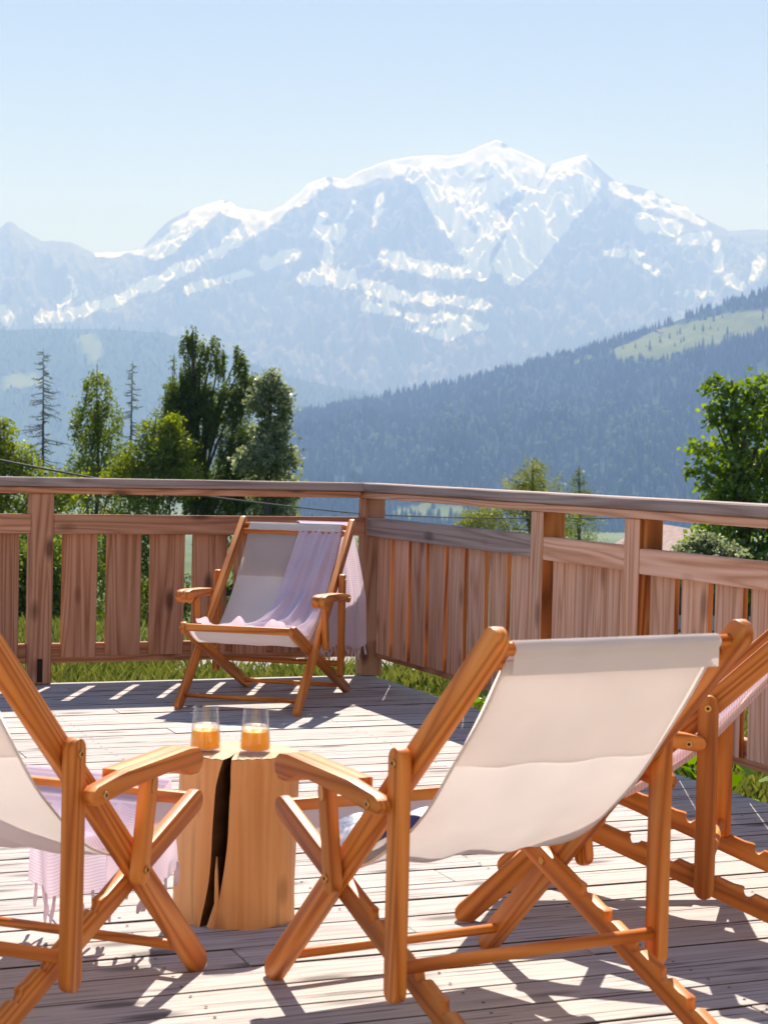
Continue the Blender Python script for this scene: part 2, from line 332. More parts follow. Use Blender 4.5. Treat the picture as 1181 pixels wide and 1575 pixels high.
ix, iy = proj_np(Vm)
def seg_d(px, py, a, b):
    ax, ay, bx, by = *a, *b; t_ = np.clip(((px-ax)*(bx-ax)+(py-ay)*(by-ay))/max((bx-ax)**2+(by-ay)**2, 1e-6), 0, 1)
    return np.hypot(px-ax-t_*(bx-ax), py-ay-t_*(by-ay))
SNOW = [  # snow fields lying on the massif: polyline and half width
 ([(530, 272), (575, 258), (625, 250), (700, 246), (752, 224)], 15), ([(640, 262), (700, 262), (760, 245), (815, 258)], 17), ([(660, 270), (672, 300), (690, 335)], 17),
 ([(690, 330), (712, 365), (738, 398)], 15), ([(700, 290), (740, 300), (775, 285), (815, 270)], 14), ([(720, 320), (760, 340), (745, 375)], 14),
 ([(880, 248), (855, 285), (830, 325), (805, 365), (778, 405)], 17), ([(893, 262), (905, 285), (870, 330), (835, 375), (790, 425)], 13), ([(820, 300), (790, 350)], 10),
 ([(590, 398), (640, 408), (690, 420), (745, 418)], 11), ([(470, 428), (520, 432), (570, 442), (620, 455), (700, 462), (745, 470)], 8), ([(560, 470), (640, 490), (720, 490)], 6), ([(600, 500), (680, 515), (750, 500)], 4),
 ([(492, 277), (455, 308), (410, 342), (360, 372)], 9), ([(360, 372), (300, 405), (240, 435), (160, 468), (60, 492)], 8), ([(330, 313), (298, 340), (262, 372), (240, 388)], 14), ([(350, 322), (405, 332), (380, 350), (350, 372)], 8), ([(225, 388), (150, 391)], 3),
 ([(498, 356), (520, 358)], 12), ([(506, 365), (502, 400), (495, 425)], 5), ([(410, 405), (455, 392)], 10), ([(485, 420), (540, 425)], 9), ([(495, 335), (478, 362)], 4), ([(585, 300), (574, 350)], 4), ([(545, 310), (535, 335)], 3),
 ([(988, 342), (1035, 350)], 13), ([(945, 288), (965, 300)], 7), ([(1045, 372), (1090, 362)], 7), ([(1100, 372), (1106, 412)], 5), ([(1120, 432), (1138, 442)], 8), ([(1172, 395), (1160, 425)], 7), ([(925, 388), (985, 392)], 4), ([(975, 400), (1010, 418)], 4), ([(1020, 450), (1100, 452)], 3), ([(960, 300), (1050, 330)], 4), ([(4, 480), (14, 492)], 10), ([(105, 420), (120, 450), (90, 470)], 3), ([(290, 445), (380, 420)], 5), ([(1000, 300), (1045, 322), (1080, 342)], 5)]
sn = np.full(len(ix), -9.0); wob = (fbm(ix/22, iy/15, 4, 51)-.5)*20+(fbm(ix/5, iy/5, 2, 55)-.5)*4
for k_, (pl, hw) in enumerate(SNOW):
    hw = hw*1.25 if k_ < 9 else hw
    d = np.min([seg_d(ix, iy, pl[i], pl[i+1]) for i in range(len(pl)-1)], 0); sn = np.maximum(sn, (hw-d-wob*min(1, 9/hw))/6.0)
point_attr(me, 'snow', np.clip(.5+.5*sn, 0, 1))
m, t, o = new_mat('alpine_rock_and_snow'); L = t.links.new
a = N(t, 'ShaderNodeAttribute', attribute_name='snow'); tc = N(t, 'ShaderNodeTexCoord'); n1 = N(t, 'ShaderNodeTexNoise', i_Scale=.012, i_Detail=8.0, i_Roughness=.7); L(tc.outputs['Object'], n1.inputs['Vector'])
rk = ramp(t, [(.3, (.09, .085, .085)), (.7, (.24, .23, .22))]); L(n1.outputs[0], rk.inputs[0])
n2 = N(t, 'ShaderNodeTexNoise', i_Scale=.016, i_Detail=9.0, i_Roughness=.72); mps = N(t, 'ShaderNodeMapping'); mps.inputs['Scale'].default_value = (1, 1, .38); L(tc.outputs['Object'], mps.inputs[0]); L(mps.outputs[0], n2.inputs['Vector'])
ad = N(t, 'ShaderNodeMath', operation='ADD'); L(a.outputs['Fac'], ad.inputs[0]); sb = N(t, 'ShaderNodeMapRange', i_1=.25, i_2=.75, i_3=-.27, i_4=.27); L(n2.outputs[0], sb.inputs[0]); L(sb.outputs[0], ad.inputs[1])
st = N(t, 'ShaderNodeMapRange', i_1=.44, i_2=.60); L(ad.outputs[0], st.inputs[0])
mm = N(t, 'ShaderNodeMixRGB'); mm.inputs[2].default_value = (.86, .87, .89, 1); L(st.outputs[0], mm.inputs[0]); L(rk.outputs[0], mm.inputs[1])
b = N(t, 'ShaderNodeBsdfDiffuse'); L(mm.outputs[0], b.inputs[0]); L(b.outputs[0], o.inputs[0])
tag(link('mountain', me, m), kind='structure')

# --- hills
def forest_mat(name):
    m, t, o = new_mat(name); L = t.links.new
    a = N(t, 'ShaderNodeAttribute', attribute_name='meadow'); tc = N(t, 'ShaderNodeTexCoord'); n = N(t, 'ShaderNodeTexNoise', i_Scale=.03, i_Detail=7.0, i_Roughness=.7); L(tc.outputs['Object'], n.inputs['Vector'])
    f = ramp(t, [(.35, (.02, .042, .03)), (.65, (.05, .085, .05))]); L(n.outputs[0], f.inputs[0]); g = ramp(t, [(.35, (.10, .14, .045)), (.65, (.19, .21, .08))]); L(n.outputs[0], g.inputs[0])
    mm = N(t, 'ShaderNodeMixRGB'); L(a.outputs['Fac'], mm.inputs[0]); L(f.outputs[0], mm.inputs[1]); L(g.outputs[0], mm.inputs[2])
    b = N(t, 'ShaderNodeBsdfDiffuse'); L(mm.outputs[0], b.inputs[0]); L(b.outputs[0], o.inputs[0]); return m
M['forest'] = forest_mat('forest_floor')
def poly_in(px, py, poly):
    c = np.zeros(np.shape(px), bool); n = len(poly)
    for i in range(n):
        (x0, y0), (x1, y1) = poly[i], poly[(i+1) % n]
        c ^= ((y0 > py) != (y1 > py)) & (px < (x1-x0)*(py-y0)/((y1-y0) if y1 != y0 else 1e-9)+x0)
    return c
M['conifer_far'] = leaf_mat('far_conifer', (.013, .034, .026), (.085, .14, .065), .15, 0.0)
def hill(name, sky_pts, px, D0, D1, z0, tree_n, tree_h, meadows, tree_name, light_patches=(), power=1.0, seed=1, bump=18):
    ts = np.concatenate([np.linspace(0, 1, 70), [1.04, 1.12, 1.4]])
    PX, T = np.meshgrid(px, ts, indexing='ij'); D = D0+(D1-D0)*T
    zr = z_at(PX, interp(PX, sky_pts), np.full(PX.shape, float(D1))); tt = np.clip(T, 0, 1)
    Z = z0+(zr-z0)*tt**power+(fbm(PX/70, T*5, 5, seed)-.5)*bump*4*np.sin(np.pi*tt)
    Z = np.where(T > 1, zr-(T-1)*(D1-D0)*.5, np.minimum(Z, zr*D/D1+2))
    base = at_np(PX.ravel(), np.full(PX.size, 700.0), D.ravel()); V = np.c_[base[:, :2], Z.ravel()]
    me = np_mesh(name, V, grid_faces(len(px), len(ts)), True); ix, iy = proj_np(V)
    mdw = np.zeros(len(V))
    for p in meadows: mdw = np.maximum(mdw, poly_in(ix+(fbm(ix/12, iy/12, 3, 5)-.5)*14, iy+(fbm(ix/9, iy/9, 3, 8)-.5)*8, p))
    point_attr(me, 'meadow', mdw); tag(link(name, me, M['forest']), kind='structure')
    # trees on it: one mass of small conifers
    r = np.random.default_rng(seed); n = tree_n
    tp = r.uniform(px[0], px[-1], n); tq = r.uniform(0.0, 1.02, n)**.9
    gi = np.clip(np.searchsorted(px, tp)-1, 0, len(px)-2); gj = np.clip(np.searchsorted(ts, tq)-1, 0, len(ts)-2)
    fx = (tp-px[gi])/(px[gi+1]-px[gi]); fy = (tq-ts[gj])/(ts[gj+1]-ts[gj])
    Vg = V.reshape(len(px), len(ts), 3)
    Pp = (Vg[gi, gj]*((1-fx)*(1-fy))[:, None]+Vg[gi+1, gj]*(fx*(1-fy))[:, None]+Vg[gi, gj+1]*((1-fx)*fy)[:, None]+Vg[gi+1, gj+1]*(fx*fy)[:, None])
    ix, iy = proj_np(Pp); keep = np.ones(n, bool)
    for p in meadows: keep &= ~(poly_in(ix, iy, p) & (r.random(n) > .03))
    keep &= (fbm(ix/25, iy/14, 3, seed+3) > .27)
    Pp = Pp[keep]; ix = ix[keep]; iy = iy[keep]; n = len(Pp)
    lightp = np.zeros(n)
    for (cx, cy, rx, ry) in light_patches: lightp = np.maximum(lightp, np.exp(-(((ix-cx)/rx)**2+((iy-cy)/ry)**2)))
    dec = (r.random(n) < lightp*.75*np.clip(fbm(ix/14, iy/14, 3, 77)*2-.4, 0, 1))
    h = tree_h*r.uniform(.35, 1.2, n)*np.where(dec, .75, 1); rw = np.where(dec, h*.36, h*.17); k = 5
    ang = r.uniform(0, 6.28, n)[:, None]+np.arange(k)[None]*2*np.pi/k
    def ring(fr, zf): return np.stack([Pp[:, 0, None]+np.cos(ang)*(rw*fr)[:, None], Pp[:, 1, None]+np.sin(ang)*(rw*fr)[:, None], np.repeat((Pp[:, 2]+h*zf)[:, None], k, 1)], 2)
    low = ring(np.where(dec, .6, 1.0), np.where(dec, .1, .05)); mid = ring(np.where(dec, 1.0, .55), np.where(dec, .5, .5)); hi = ring(np.where(dec, .65, .16), np.where(dec, .85, .86)); top = np.c_[Pp[:, :2], Pp[:, 2]+h][:, None]
    VV = np.concatenate([low, mid, hi, top], 1); b0 = np.arange(n)[:, None]*(3*k+1); j = np.arange(k); j2 = (j+1) % k
    F = np.concatenate([np.stack([b0+j, b0+j2, b0+k+j2, b0+k+j], 2).reshape(-1, 4), np.stack([b0+k+j, b0+k+j2, b0+2*k+j2, b0+2*k+j], 2).reshape(-1, 4)])
    Ft = np.stack([b0+2*k+j, b0+2*k+j2, np.repeat(b0+3*k, k, 1), np.repeat(b0+3*k, k, 1)], 2).reshape(-1, 4)
    VV = VV.reshape(-1, 3); tm_ = np_mesh(tree_name, VV, F, False)
    # tip triangles
    tri = Ft[:, :3]; me2 = np_mesh(tree_name+'_tips', VV, tri, False)
    bmx = bmesh.new(); bmx.from_mesh(tm_); bmx.from_mesh(me2); me3 = bpy.data.meshes.new(tree_name); bmx.to_mesh(me3); bmx.free()
    bpy.data.meshes.remove(tm_); bpy.data.meshes.remove(me2)
    tint = np.clip(np.where(dec, r.uniform(.75, 1.0, n), r.uniform(0, .3, n)+.8*np.clip(fbm(ix/45, iy/28, 4, 5)-.38, 0, 1)), 0, 1)
    tv = np.repeat(tint, 3*k+1); point_attr(me3, 'tint', np.concatenate([tv, tv]))
    tag(link(tree_name, me3, M['conifer_far']), 'dense conifer wood covering the '+name.replace('_', ' ')+', far below the snow peaks', 'forest', kind='stuff')
RH = [(300, 700), (380, 668), (450, 640), (520, 625), (600, 608), (700, 590), (800, 562), (900, 538), (1000, 506), (1060, 484), (1120, 465), (1181, 446), (1300, 405), (1500, 360), (1800, 350)]
hill('forested_hill', RH, np.arange(300, 1800, 7.0), 2300, 4200, -88, 34000, 21, [[(938, 540), (1005, 509), (1075, 490), (1140, 478), (1260, 462), (1260, 492), (1181, 512), (1100, 528), (1020, 552), (950, 560)], [(880, 556), (905, 545), (915, 552), (888, 562)], [(600, 786), (660, 770), (720, 778), (700, 800), (610, 803)]], 'conifer_wood', [(860, 640, 80, 50), (940, 690, 120, 70), (700, 650, 60, 30), (560, 680, 60, 40), (760, 700, 60, 40), (830, 600, 60, 20), (640, 710, 40, 30), (1010, 560, 60, 16), (980, 730, 60, 40)], 1.05, 3, 30)
LH = [(-1200, 470), (-700, 540), (-300, 525), (0, 508), (70, 505), (180, 507), (250, 512), (300, 530), (380, 556), (440, 580), (500, 592), (570, 605), (640, 628), (760, 660), (900, 700)]
hill('wooded_ridge', LH, np.arange(-1200, 900, 10.0), 5000, 7400, -95, 15000, 21, [[(120, 515), (150, 512), (160, 540), (140, 560), (128, 540)], [(0, 580), (60, 572), (70, 590), (10, 600)]], 'ridge_wood', [(60, 600, 80, 30)], 1.0, 13, 22)

# ------------------------------------------------------------------ deck
DX, DY = 0.063, 0.065                                   # outer edges of the deck
deck = tag(empty('deck', (0, 0, 0)), kind='structure')
PITCHB = 0.147; ph0 = -4.115
k0 = math.floor((DY-ph0)/PITCHB)
rows = []
y = ph0+k0*PITCHB
first = True
while y > -11.5:
    ytop = DY if first else y+PITCHB-.010
    rows.append((y, ytop)); first = False; y -= PITCHB
for i, (ya, yb) in enumerate(rows):
    x = DX; xs = [DX]
    xe = -8.6
    j = DX-random.uniform(1.2, 4.2)
    while j > xe+.8: xs.append(j); j -= random.uniform(3.2, 4.4)
    xs.append(xe)
    for q in range(len(xs)-1):
        a, bx_ = xs[q+1], xs[q]; ln = bx_-a-.003
        dz = random.uniform(-.0015, .0015)
        bmx = box_bm(-ln/2, ln/2, ya-(ya+yb)/2, yb-(ya+yb)/2, -.045, 0, .0012)
        me_ = bm_mesh(bmx, 'deck_board'); o = link('deck_board', me_, [M['deck'], M['gapshade']], deck); [setattr(p_, 'material_index', 1) for p_ in me_.polygons if abs(p_.normal.y) > .9]; o.location = ((a+bx_)/2, (ya+yb)/2, dz); o.rotation_euler = (random.uniform(-.004, .004), 0, random.uniform(-.0006, .0006))
# joists and edge beams under the boards
for xj in np.arange(-8.4, 0, .55):
    o = link('joist', bm_mesh(box_bm(-.03, .03, -11.5, DY-.05, -.18, -.048), 'joist'), M['railgrey'], deck); o.location.x = xj
sc_V = []; sc_F = []
for xj in np.arange(-8.4, 0, .55):
    for (ya, yb) in rows:
        for fy in (.22, .78):
            cx, cy = xj+random.uniform(-.008, .008), ya+(yb-ya)*fy+random.uniform(-.004, .004); o0 = len(sc_V)
            sc_V += [(cx+.0042*math.cos(a*math.pi/3), cy+.0042*math.sin(a*math.pi/3), .0022) for a in range(6)]; sc_F.append(tuple(range(o0, o0+6)))
me = bpy.data.meshes.new('screws'); me.from_pydata(sc_V, [], sc_F); o = link('screws', me, M['dark'], deck); o['kind'] = 'stuff'
# unseen house front, added behind the viewer to bounce warm light forward
M['facade'] = simple('cream_render', (.74, .66, .56), .9, .1, noise=.06, nscale=3); M['shutterwood'] = simple('stained_timber', (.30, .15, .07), .7, .2, noise=.25, nscale=14); M['houseglass'] = simple('house_window_glass', (.05, .06, .07), .08, .6)
hf = tag(empty('bounce_house_front', (-4.3, -11.7, -.4)), 'unseen cream house front with timber window frames, added behind the terrace to bounce light', 'house')
link('wall', bm_mesh(box_bm(-5.2, 5.2, -.3, 0, 0, 6.0), 'wall'), M['facade'], hf)
ro_ = link('eaves', bm_mesh(box_bm(-6.0, 6.0, -.6, .9, 6.0, 6.2), 'eaves'), M['shutterwood'], hf)
for wx in (-3.4, -.6, 2.6):
    for wz in (.5, 3.5):
        wf = link('window', bm_mesh(box_bm(-.75, .75, -.02, .05, 0, 1.9 if wz < 1 else 1.3), 'window'), M['shutterwood'], hf); wf.location = (wx, .0, wz)
        link('pane', bm_mesh(box_bm(-.65, .65, .03, .056, .1, 1.8 if wz < 1 else 1.2), 'pane'), M['houseglass'], wf)
M['pebble'] = simple('gravel', (.34, .32, .30), .95, .1, noise=.45, nscale=60, bump=.6)
# gravel track beyond the deck
gs = np.linspace(0, 1, 24); cl = [at(300+420*g, 1024, 1)-EYE for g in gs]
Vp = []
for g in gs:
    pxg = 250+520*g
    for py_ in (1037-6*g, 1008-2*g):
        d = at(pxg, py_, 1)-EYE; tz = (-.35-EYE.z)/d.z; p = EYE+d*tz; Vp.append((p.x, p.y, -.345))
tag(link('gravel_path', np_mesh('gravel_path', np.array(Vp), grid_faces(24, 2)[:, ::-1]), M['pebble']), kind='structure')

# ------------------------------------------------------------------ railings
PWD = .1075; ZB, ZR = .9225, .823
def beam(name, x0, x1, y0, y1, z0, z1, mat, parent, bev=.004, long_axis='x'):
    """a timber as its own object; local X runs along the grain"""
    cx, cy, cz = (x0+x1)/2, (y0+y1)/2, (z0+z1)/2; lx, ly, lz = x1-x0, y1-y0, z1-z0
    if long_axis == 'x': me = bm_mesh(box_bm(-lx/2, lx/2, -ly/2, ly/2, -lz/2, lz/2, bev), name); rot = (0, 0, 0)
    elif long_axis == 'y': me = bm_mesh(box_bm(-ly/2, ly/2, -lx/2, lx/2, -lz/2, lz/2, bev), name); rot = (0, 0, math.pi/2)
    else: me = bm_mesh(box_bm(-lz/2, lz/2, -ly/2, ly/2, -lx/2, lx/2, bev), name); rot = (0, -math.pi/2, 0)
    o = link(name, me, mat, parent); o.location = (cx, cy, cz); o.rotation_euler = rot; return o
def edge_mats(o, axis):
    """narrow side faces keep the unweathered colour: second material on faces across local axis"""
    o.data.materials.append(M['railorange'])
    for p in o.data.polygons:
        if abs(p.normal[axis]) > .8: p.material_index = 1
rl = tag(empty('wooden_railing', (-2.5, .03, 0)), 'weathered brown railing with spaced upright boards behind the towel-draped chair', 'railing')
def P(o, par):                                          # keep world place under a moved empty
    o.parent = par; o.matrix_parent_inverse = Matrix.Translation(par.location).inverted(); return o
LP = [-1.722, -3.62, -5.5, -7.4]
for xl in LP:
    p = P(beam('post', xl, xl+PWD, 0, PWD, 0.0, ZB, M['rail'], None, .005, 'z'), rl)
s = P(beam('slot', LP[0]+.038, LP[0]+.064, -.0025, .03, .012, .125, M['dark'], None, .001, 'z'), rl)
P(beam('handrail', -8.4, -.002, -.032, .125, .957, 1.0, M['railgrey'], None, .005), rl)
P(beam('handrail_beam', -8.4, -.034, -.012, .10, ZB, .955, M['rail'], None, .004), rl)
cuts = [0.0]+[v for xl in LP for v in (xl+PWD, xl)]+[-8.4]
for a, b_ in zip(cuts[0::2], cuts[1::2]):
    P(beam('rail', b_+.001, a-.001, .004, .046, .728, ZR, M['rail'], None), rl)
    P(beam('bottom_rail', b_+.001, a-.001, .074, .108, .094, .19, M['rail'], None), rl)
bx0 = [-1.56+.2185*k for k in range(7)]+[-1.944-.2185*k for k in range(8)]+[-3.84-.2185*k for k in range(7)]+[-5.73-.2185*k for k in range(7)]
for x0 in bx0:
    wv = .175+random.uniform(-.004, .004); o = P(beam('board', x0, x0+wv, .048, .072, .126+random.uniform(-.003, .003), .80, M['rail'], None, .003, 'z'), rl); edge_mats(o, 2)
rr = tag(empty('wooden_railing', (.03, -3, 0)), 'pale pinkish larch railing with orange board edges running away beside the cream deck chairs', 'railing')
YP = [-1.982, -2.764, -4.62, -6.5, -8.4]
cp = P(beam('post', 0, PWD, 0, PWD, 0, ZB, M['rail'], None, .005, 'z'), rr); cp['label'] = 'corner post where both railings meet'
for yp in YP: o = P(beam('post', 0, PWD, yp, yp+PWD, 0, ZB, M['railpale'], None, .005, 'z'), rr); o.data.materials.append(M['railorange']); [setattr(p, 'material_index', 1) for p in o.data.polygons if abs(p.normal[1]) > .8]
P(beam('handrail', -.032, .125, -9.4, .125, .957, 1.0, M['railgrey'], None, .005, 'y'), rr)
P(beam('handrail_beam', -.012, .10, -9.4, .10, ZB, .955, M['railpale'], None, .004, 'y'), rr)
cuts = [0.0]+[v for yp in YP for v in (yp+PWD, yp)]+[-9.4]
for i, (a, b_) in enumerate(zip(cuts[0::2], cuts[1::2])):
    st = .0 if i == 0 else .006*i if i < 3 else .01
    P(beam('rail', .004, .046, b_+.001, a-.001, .728-st, ZR-st, M['railgrey'] if i == 0 else M['railpale'], None, .004, 'y'), rr)
    P(beam('bottom_rail', .074, .108, b_+.001, a-.001, .094, .19, M['rail'], None, .004, 'y'), rr)
yb0 = [-.055-.2215*k for k in range(8)]+[-1.992-.187*k for k in range(4)]+[-2.775-.2215*k for k in range(8)]+[-4.63-.2215*k for k in range(8)]+[-6.51-.2215*k for k in range(8)]+[-8.41-.2215*k for k in range(4)]
for y0 in yb0:
    wv = (.176 if not -2.75 < y0 < -1.99 else .184)+random.uniform(-.004, .002)
    o = P(beam('board', .048, .072, y0-wv, y0, .126+random.uniform(-.003, .003), .80, M['railpale'], None, .003, 'z'), rr)
    o.rotation_euler = (0, -math.pi/2, 0); edge_mats(o, 1)

# ------------------------------------------------------------------ deck chairs
LA, PA, LB, PB, WA, PC, LC = 1.184, .378, 1.025, .314, .273, .812, .42
WB, WC = .251, .305
ANG = .815
dA = Vector((-math.sin(ANG), math.cos(ANG))); Pv = PA*dA; bA = math.asin(Pv.y/(LB-PB)); dB = Vector((math.cos(bA), math.sin(bA)))
BF = Pv+PB*dB; BR = Pv-(LB-PB)*dB; CT = PC*dA; CB = Vector((-.592, .137)); TOP = LA*dA
def stadium(L0, L1, hw, n=7):
    """outline of a bar from x=L0 to L1 with round ends"""
    pts = []
    for k in range(n+1): a = -math.pi/2+math.pi*k/n; pts.append((L1-hw+hw*math.cos(a), hw*math.sin(a)))
    for k in range(n+1): a = math.pi/2+math.pi*k/n; pts.append((L0+hw+hw*math.cos(a), hw*math.sin(a)))
    return pts
def bar2(name, p0, p1, hw, th, v, par, e0=.0, e1=.0, pts=None):
    """flat bar in the side plane from p0 to p1 (u,z) at lateral v"""
    d = Vector(p1)-Vector(p0); L_ = d.length
    me = bm_mesh(extrude_outline(pts or stadium(-e0, L_+e1, hw), th, .0045), name, True, 40)
    o = link(name, me, M['chair'], par); o.location = (p0[0], v, p0[1]); o.rotation_euler = (0, -math.atan2(d.y, d.x), 0); return o
def dowel(name, u, z, v0, v1, r, par, mat=None):
    g = Geo(); g.tube([(-(v1-v0)/2, 0, 0), (-(v1-v0)/2+.001, 0, 0), ((v1-v0)/2-.001, 0, 0), ((v1-v0)/2, 0, 0)], [r*.93, r, r, r*.93], 14)
    me = g.mesh(name); me.set_sharp_from_angle(angle=rad(50)); o = link(name, me, mat or M['chair'], par); o.location = (u, (v0+v1)/2, z); o.rotation_euler = (0, 0, math.pi/2); return o
PROFILE = [(-.856, .800), (-.834, .773), (-.804, .735), (-.765, .675), (-.715, .612), (-.659, .550), (-.602, .486), (-.523, .420), (-.435, .358), (-.36, .318), (-.28, .290), (-.20, .280), (-.12, .292), (-.05, .325), (.005, .372)]
def smooth_profile(n):
    p = np.array(PROFILE); s = np.r_[0, np.cumsum(np.hypot(*np.diff(p, axis=0).T))]; q = np.linspace(0, s[-1], n)
    x = np.interp(q, s, p[:, 0]); z = np.interp(q, s, p[:, 1])
    for _ in range(6): x[1:-1] = (x[:-2]+2*x[1:-1]+x[2:])/4; z[1:-1] = (z[:-2]+2*z[1:-1]+z[2:])/4
    return x, z, s[-1]
PX_, PZ_, PLEN = smooth_profile(60)
tx_, tz_ = np.gradient(PX_), np.gradient(PZ_); nl = np.hypot(tx_, tz_); NX_, NZ_ = -tz_/nl, tx_/nl     # upper-side normal (towards the sitter)
if NZ_[30] < 0: NX_, NZ_ = -NX_, -NZ_
def on_canvas(s, v, off):
    """point at fraction s along the canvas, lateral v, off above it"""
    k = np.clip(np.asarray(s)*59, 0, 59); g = lambda a: np.interp(k, np.arange(60), a)
    return g(PX_)+off*g(NX_), v, g(PZ_)+off*g(NZ_)
def sheet(name, X, Y, Z, mat, parent, uv=None):
    nc, nr = X.shape; me = np_mesh(name, np.c_[X.ravel(), Y.ravel(), Z.ravel()], grid_faces(nc, nr), True)
    if uv is not None:
        ul = me.uv_layers.new(name='UVMap'); li = np.zeros(len(me.loops), np.int32); me.loops.foreach_get('vertex_index', li)
        ul.data.foreach_set('uv', np.stack([uv[0].ravel()[li], uv[1].ravel()[li]], 1).astype(np.float32).ravel())
    return link(name, me, mat, parent)
CW = .232
def make_chair():
    c = empty('deck_chair')
    for sd_ in (1, -1):
        bar2('long_rail', (0, 0), TOP, .0275, .026, sd_*WA, c, .0, .02)
        # seat rail with notches on the upper rear edge
        L_ = LB; hw = .025; pts = []
        pts += [(p[0], p[1]) for p in stadium(0, L_, hw)[:8]]      # front end
        nt_ = [.415, .505, .595, .685, .775]
        for uu in nt_:                                            # from the front backwards along the upper edge
            sx = (uu-.0)  # distance behind the pivot frame
            s0 = L_-((Vector((-uu, 0)).x-BF.x)/-dB.x) if False else None
        # along the bar, s measured from the rear foot
        for uu in nt_:
            s_ = (-uu-BR.x)/dB.x
            pts += [(s_+.040, hw), (s_+.020, hw+.004), (s_+.0135, hw+.003), (s_+.012, hw-.006), (s_+.006, hw-.0135), (s_, hw-.0155), (s_-.006, hw-.0135), (s_-.012, hw-.006), (s_-.0135, hw-.001), (s_-.020, hw)]
        pts += [(p[0], p[1]) for p in stadium(0, L_, hw)[8:]]
        bar2('seat_rail', BR, BF, hw, .024, sd_*WB, c, pts=pts)
        bar2('support_post', CB+Vector((0, -.03)), CT, .0235, .026, sd_*WC, c, .0, .03)
        # armrest: broad pad with drooping nose, narrow tail to the support post
        arm = [(-.150, .487), (-.156, .503), (-.172, .513), (-.21, .5165), (-.46, .508), (-.46, .508), (-.575, .4955), (-.588, .488), (-.592, .475), (-.585, .463), (-.57, .458), (-.45, .472), (-.30, .4795), (-.245, .478), (-.222, .468), (-.20, .459), (-.172, .459), (-.155, .470)]
        v0, v1 = (.287, .349)
        b = bmesh.new(); A_ = [b.verts.new((p[0]+.4, (v0 if p[0] > -.455 else .3225)-.318, p[1]-.48)) for p in arm]; B_ = [b.verts.new((p[0]+.4, v1-.318, p[1]-.48)) for p in arm]
        # inner side of the pad: two faces (pad, tail) joined by a step
        pad = arm[:5]+arm[11:]; n_ = len(arm); b.free(); b = bmesh.new()
        for (o_, va, vb) in ((arm[:5]+[(-.46, .4715)]+arm[12:], v0, .3235), (arm, .3225, v1)):
            e_ = extrude_outline([(p[0]+.4, p[1]-.48) for p in o_ if True], vb-va, .004)
            for v_ in e_.verts: v_.co.y += (va+vb)/2-.318
            tmp = bpy.data.meshes.new('t'); e_.to_mesh(tmp); e_.free(); b.from_mesh(tmp); bpy.data.meshes.remove(tmp)
        if sd_ < 0:
            for v_ in b.verts: v_.co.y *= -1
            bmesh.ops.reverse_faces(b, faces=b.faces)
        o = link('armrest', bm_mesh(b, 'armrest', True, 40), M['chair'], c); o.location = (-.4, sd_*.318, .48)
        ap = bar2('arm_post', (-.338, .268), (-.302, .478), .022, .024, sd_*WC, c, .012, .0)
        hp = link('hinge_plate', bm_mesh(extrude_outline(stadium(-.016, .016, .008, 5), .003, .0006), 'hinge_plate'), M['brass'], ap); hp.location = (.187, sd_*.0135, 0); hp.rotation_euler = (0, 0, 0)
        for (bu, bz, bv) in ((CT.x, CT.y, WC), (-.552, .476, .336), (Pv.x, Pv.y, WA), (-.332, .286, WC)):
            for ss_ in (1,):
                o = dowel('bolt', bu, bz, 0, .005, .0085, c, M['brass']); o.location.y = sd_*(bv+.0145)
                o2 = dowel('bolt_socket', 0, 0, 0, .0054, .004, o, M['dark']); o2.location = (0, 0, 0); o2.rotation_euler = (0, 0, 0)
        o = dowel('bolt', Pv.x, Pv.y, 0, .005, .0085, c, M['brass']); o.location.y = sd_*(WB-.0135)
    for k, e in enumerate((.028, .07)):
        p = (LA-e)*dA; dowel('top_bar', p.x, p.y, -WA, WA, .0125, c)
    p = .085*dA; dowel('foot_bar', p.x, p.y, -WA, WA, .011, c)
    p = BF-.022*dB; o = bar2('front_bar', (0, 0), (.001, 0), .01, .01, 0, c); bpy.data.objects.remove(o)
    fb = link('front_bar', bm_mesh(box_bm(-WB, WB, -.011, .011, -.016, .016, .005, 2), 'front_bar', True, 40), M['chair'], c); fb.location = (p.x, 0, p.y); fb.rotation_euler = (0, 0, math.pi/2)
    p = BR+.10*dB; dowel('rear_bar', p.x, p.y, -WB, WB, .011, c)
    dowel('support_bar', CB.x+.002, CB.y+.034, -WC, WC, .013, c)
    # canvas seat, its doubled head flap and the sleeve over the top bars
    ns, nv = 60, 15; S_, V_ = np.meshgrid(np.linspace(.035, .985, ns), np.linspace(-1, 1, nv), indexing='ij')
    wr = .004*np.sin(9*V_+13*S_+2*np.sin(5*S_))*np.sin(np.pi*S_)+.003*np.sin(22*(V_*.35+S_))*np.exp(-((S_-.62)/.25)**2)+.006*(V_**2-1)*np.sin(np.pi*S_)
    X, Y, Z = on_canvas(S_, V_*CW, wr); cv = sheet('canvas', X, Y, Z, M['canvas'], c)
    g = Geo()
    for e in (0, -1): g.tube([(X[i, e], Y[i, e], Z[i, e]) for i in range(0, ns)], [.0028]*ns, 6)
    link('hem', g.mesh('hem'), M['canvas'], cv)
    S_, V_ = np.meshgrid(np.linspace(.03, .285, 22), np.linspace(-1, 1, nv), indexing='ij'); off = .004+.010*np.sin(np.pi*(S_-.03)/.255)**.6+.002*np.sin(14*V_+20*S_)
    X, Y, Z = on_canvas(S_, V_*(CW-.004), off); link_ = sheet('head_flap', X, Y, Z, M['flap'], cv)
    p1 = (LA-.028)*dA; p2 = (LA-.07)*dA
    lp = []
    nA = Vector((-dA.y, dA.x))                                     # rear-facing normal of the long rail
    if nA.x > 0: nA = -nA
    for k in range(9): a = math.pi*k/8; q_ = p1+.0145*(math.cos(a)*(-nA)+math.sin(a)*dA); lp.append((q_.x, q_.y))
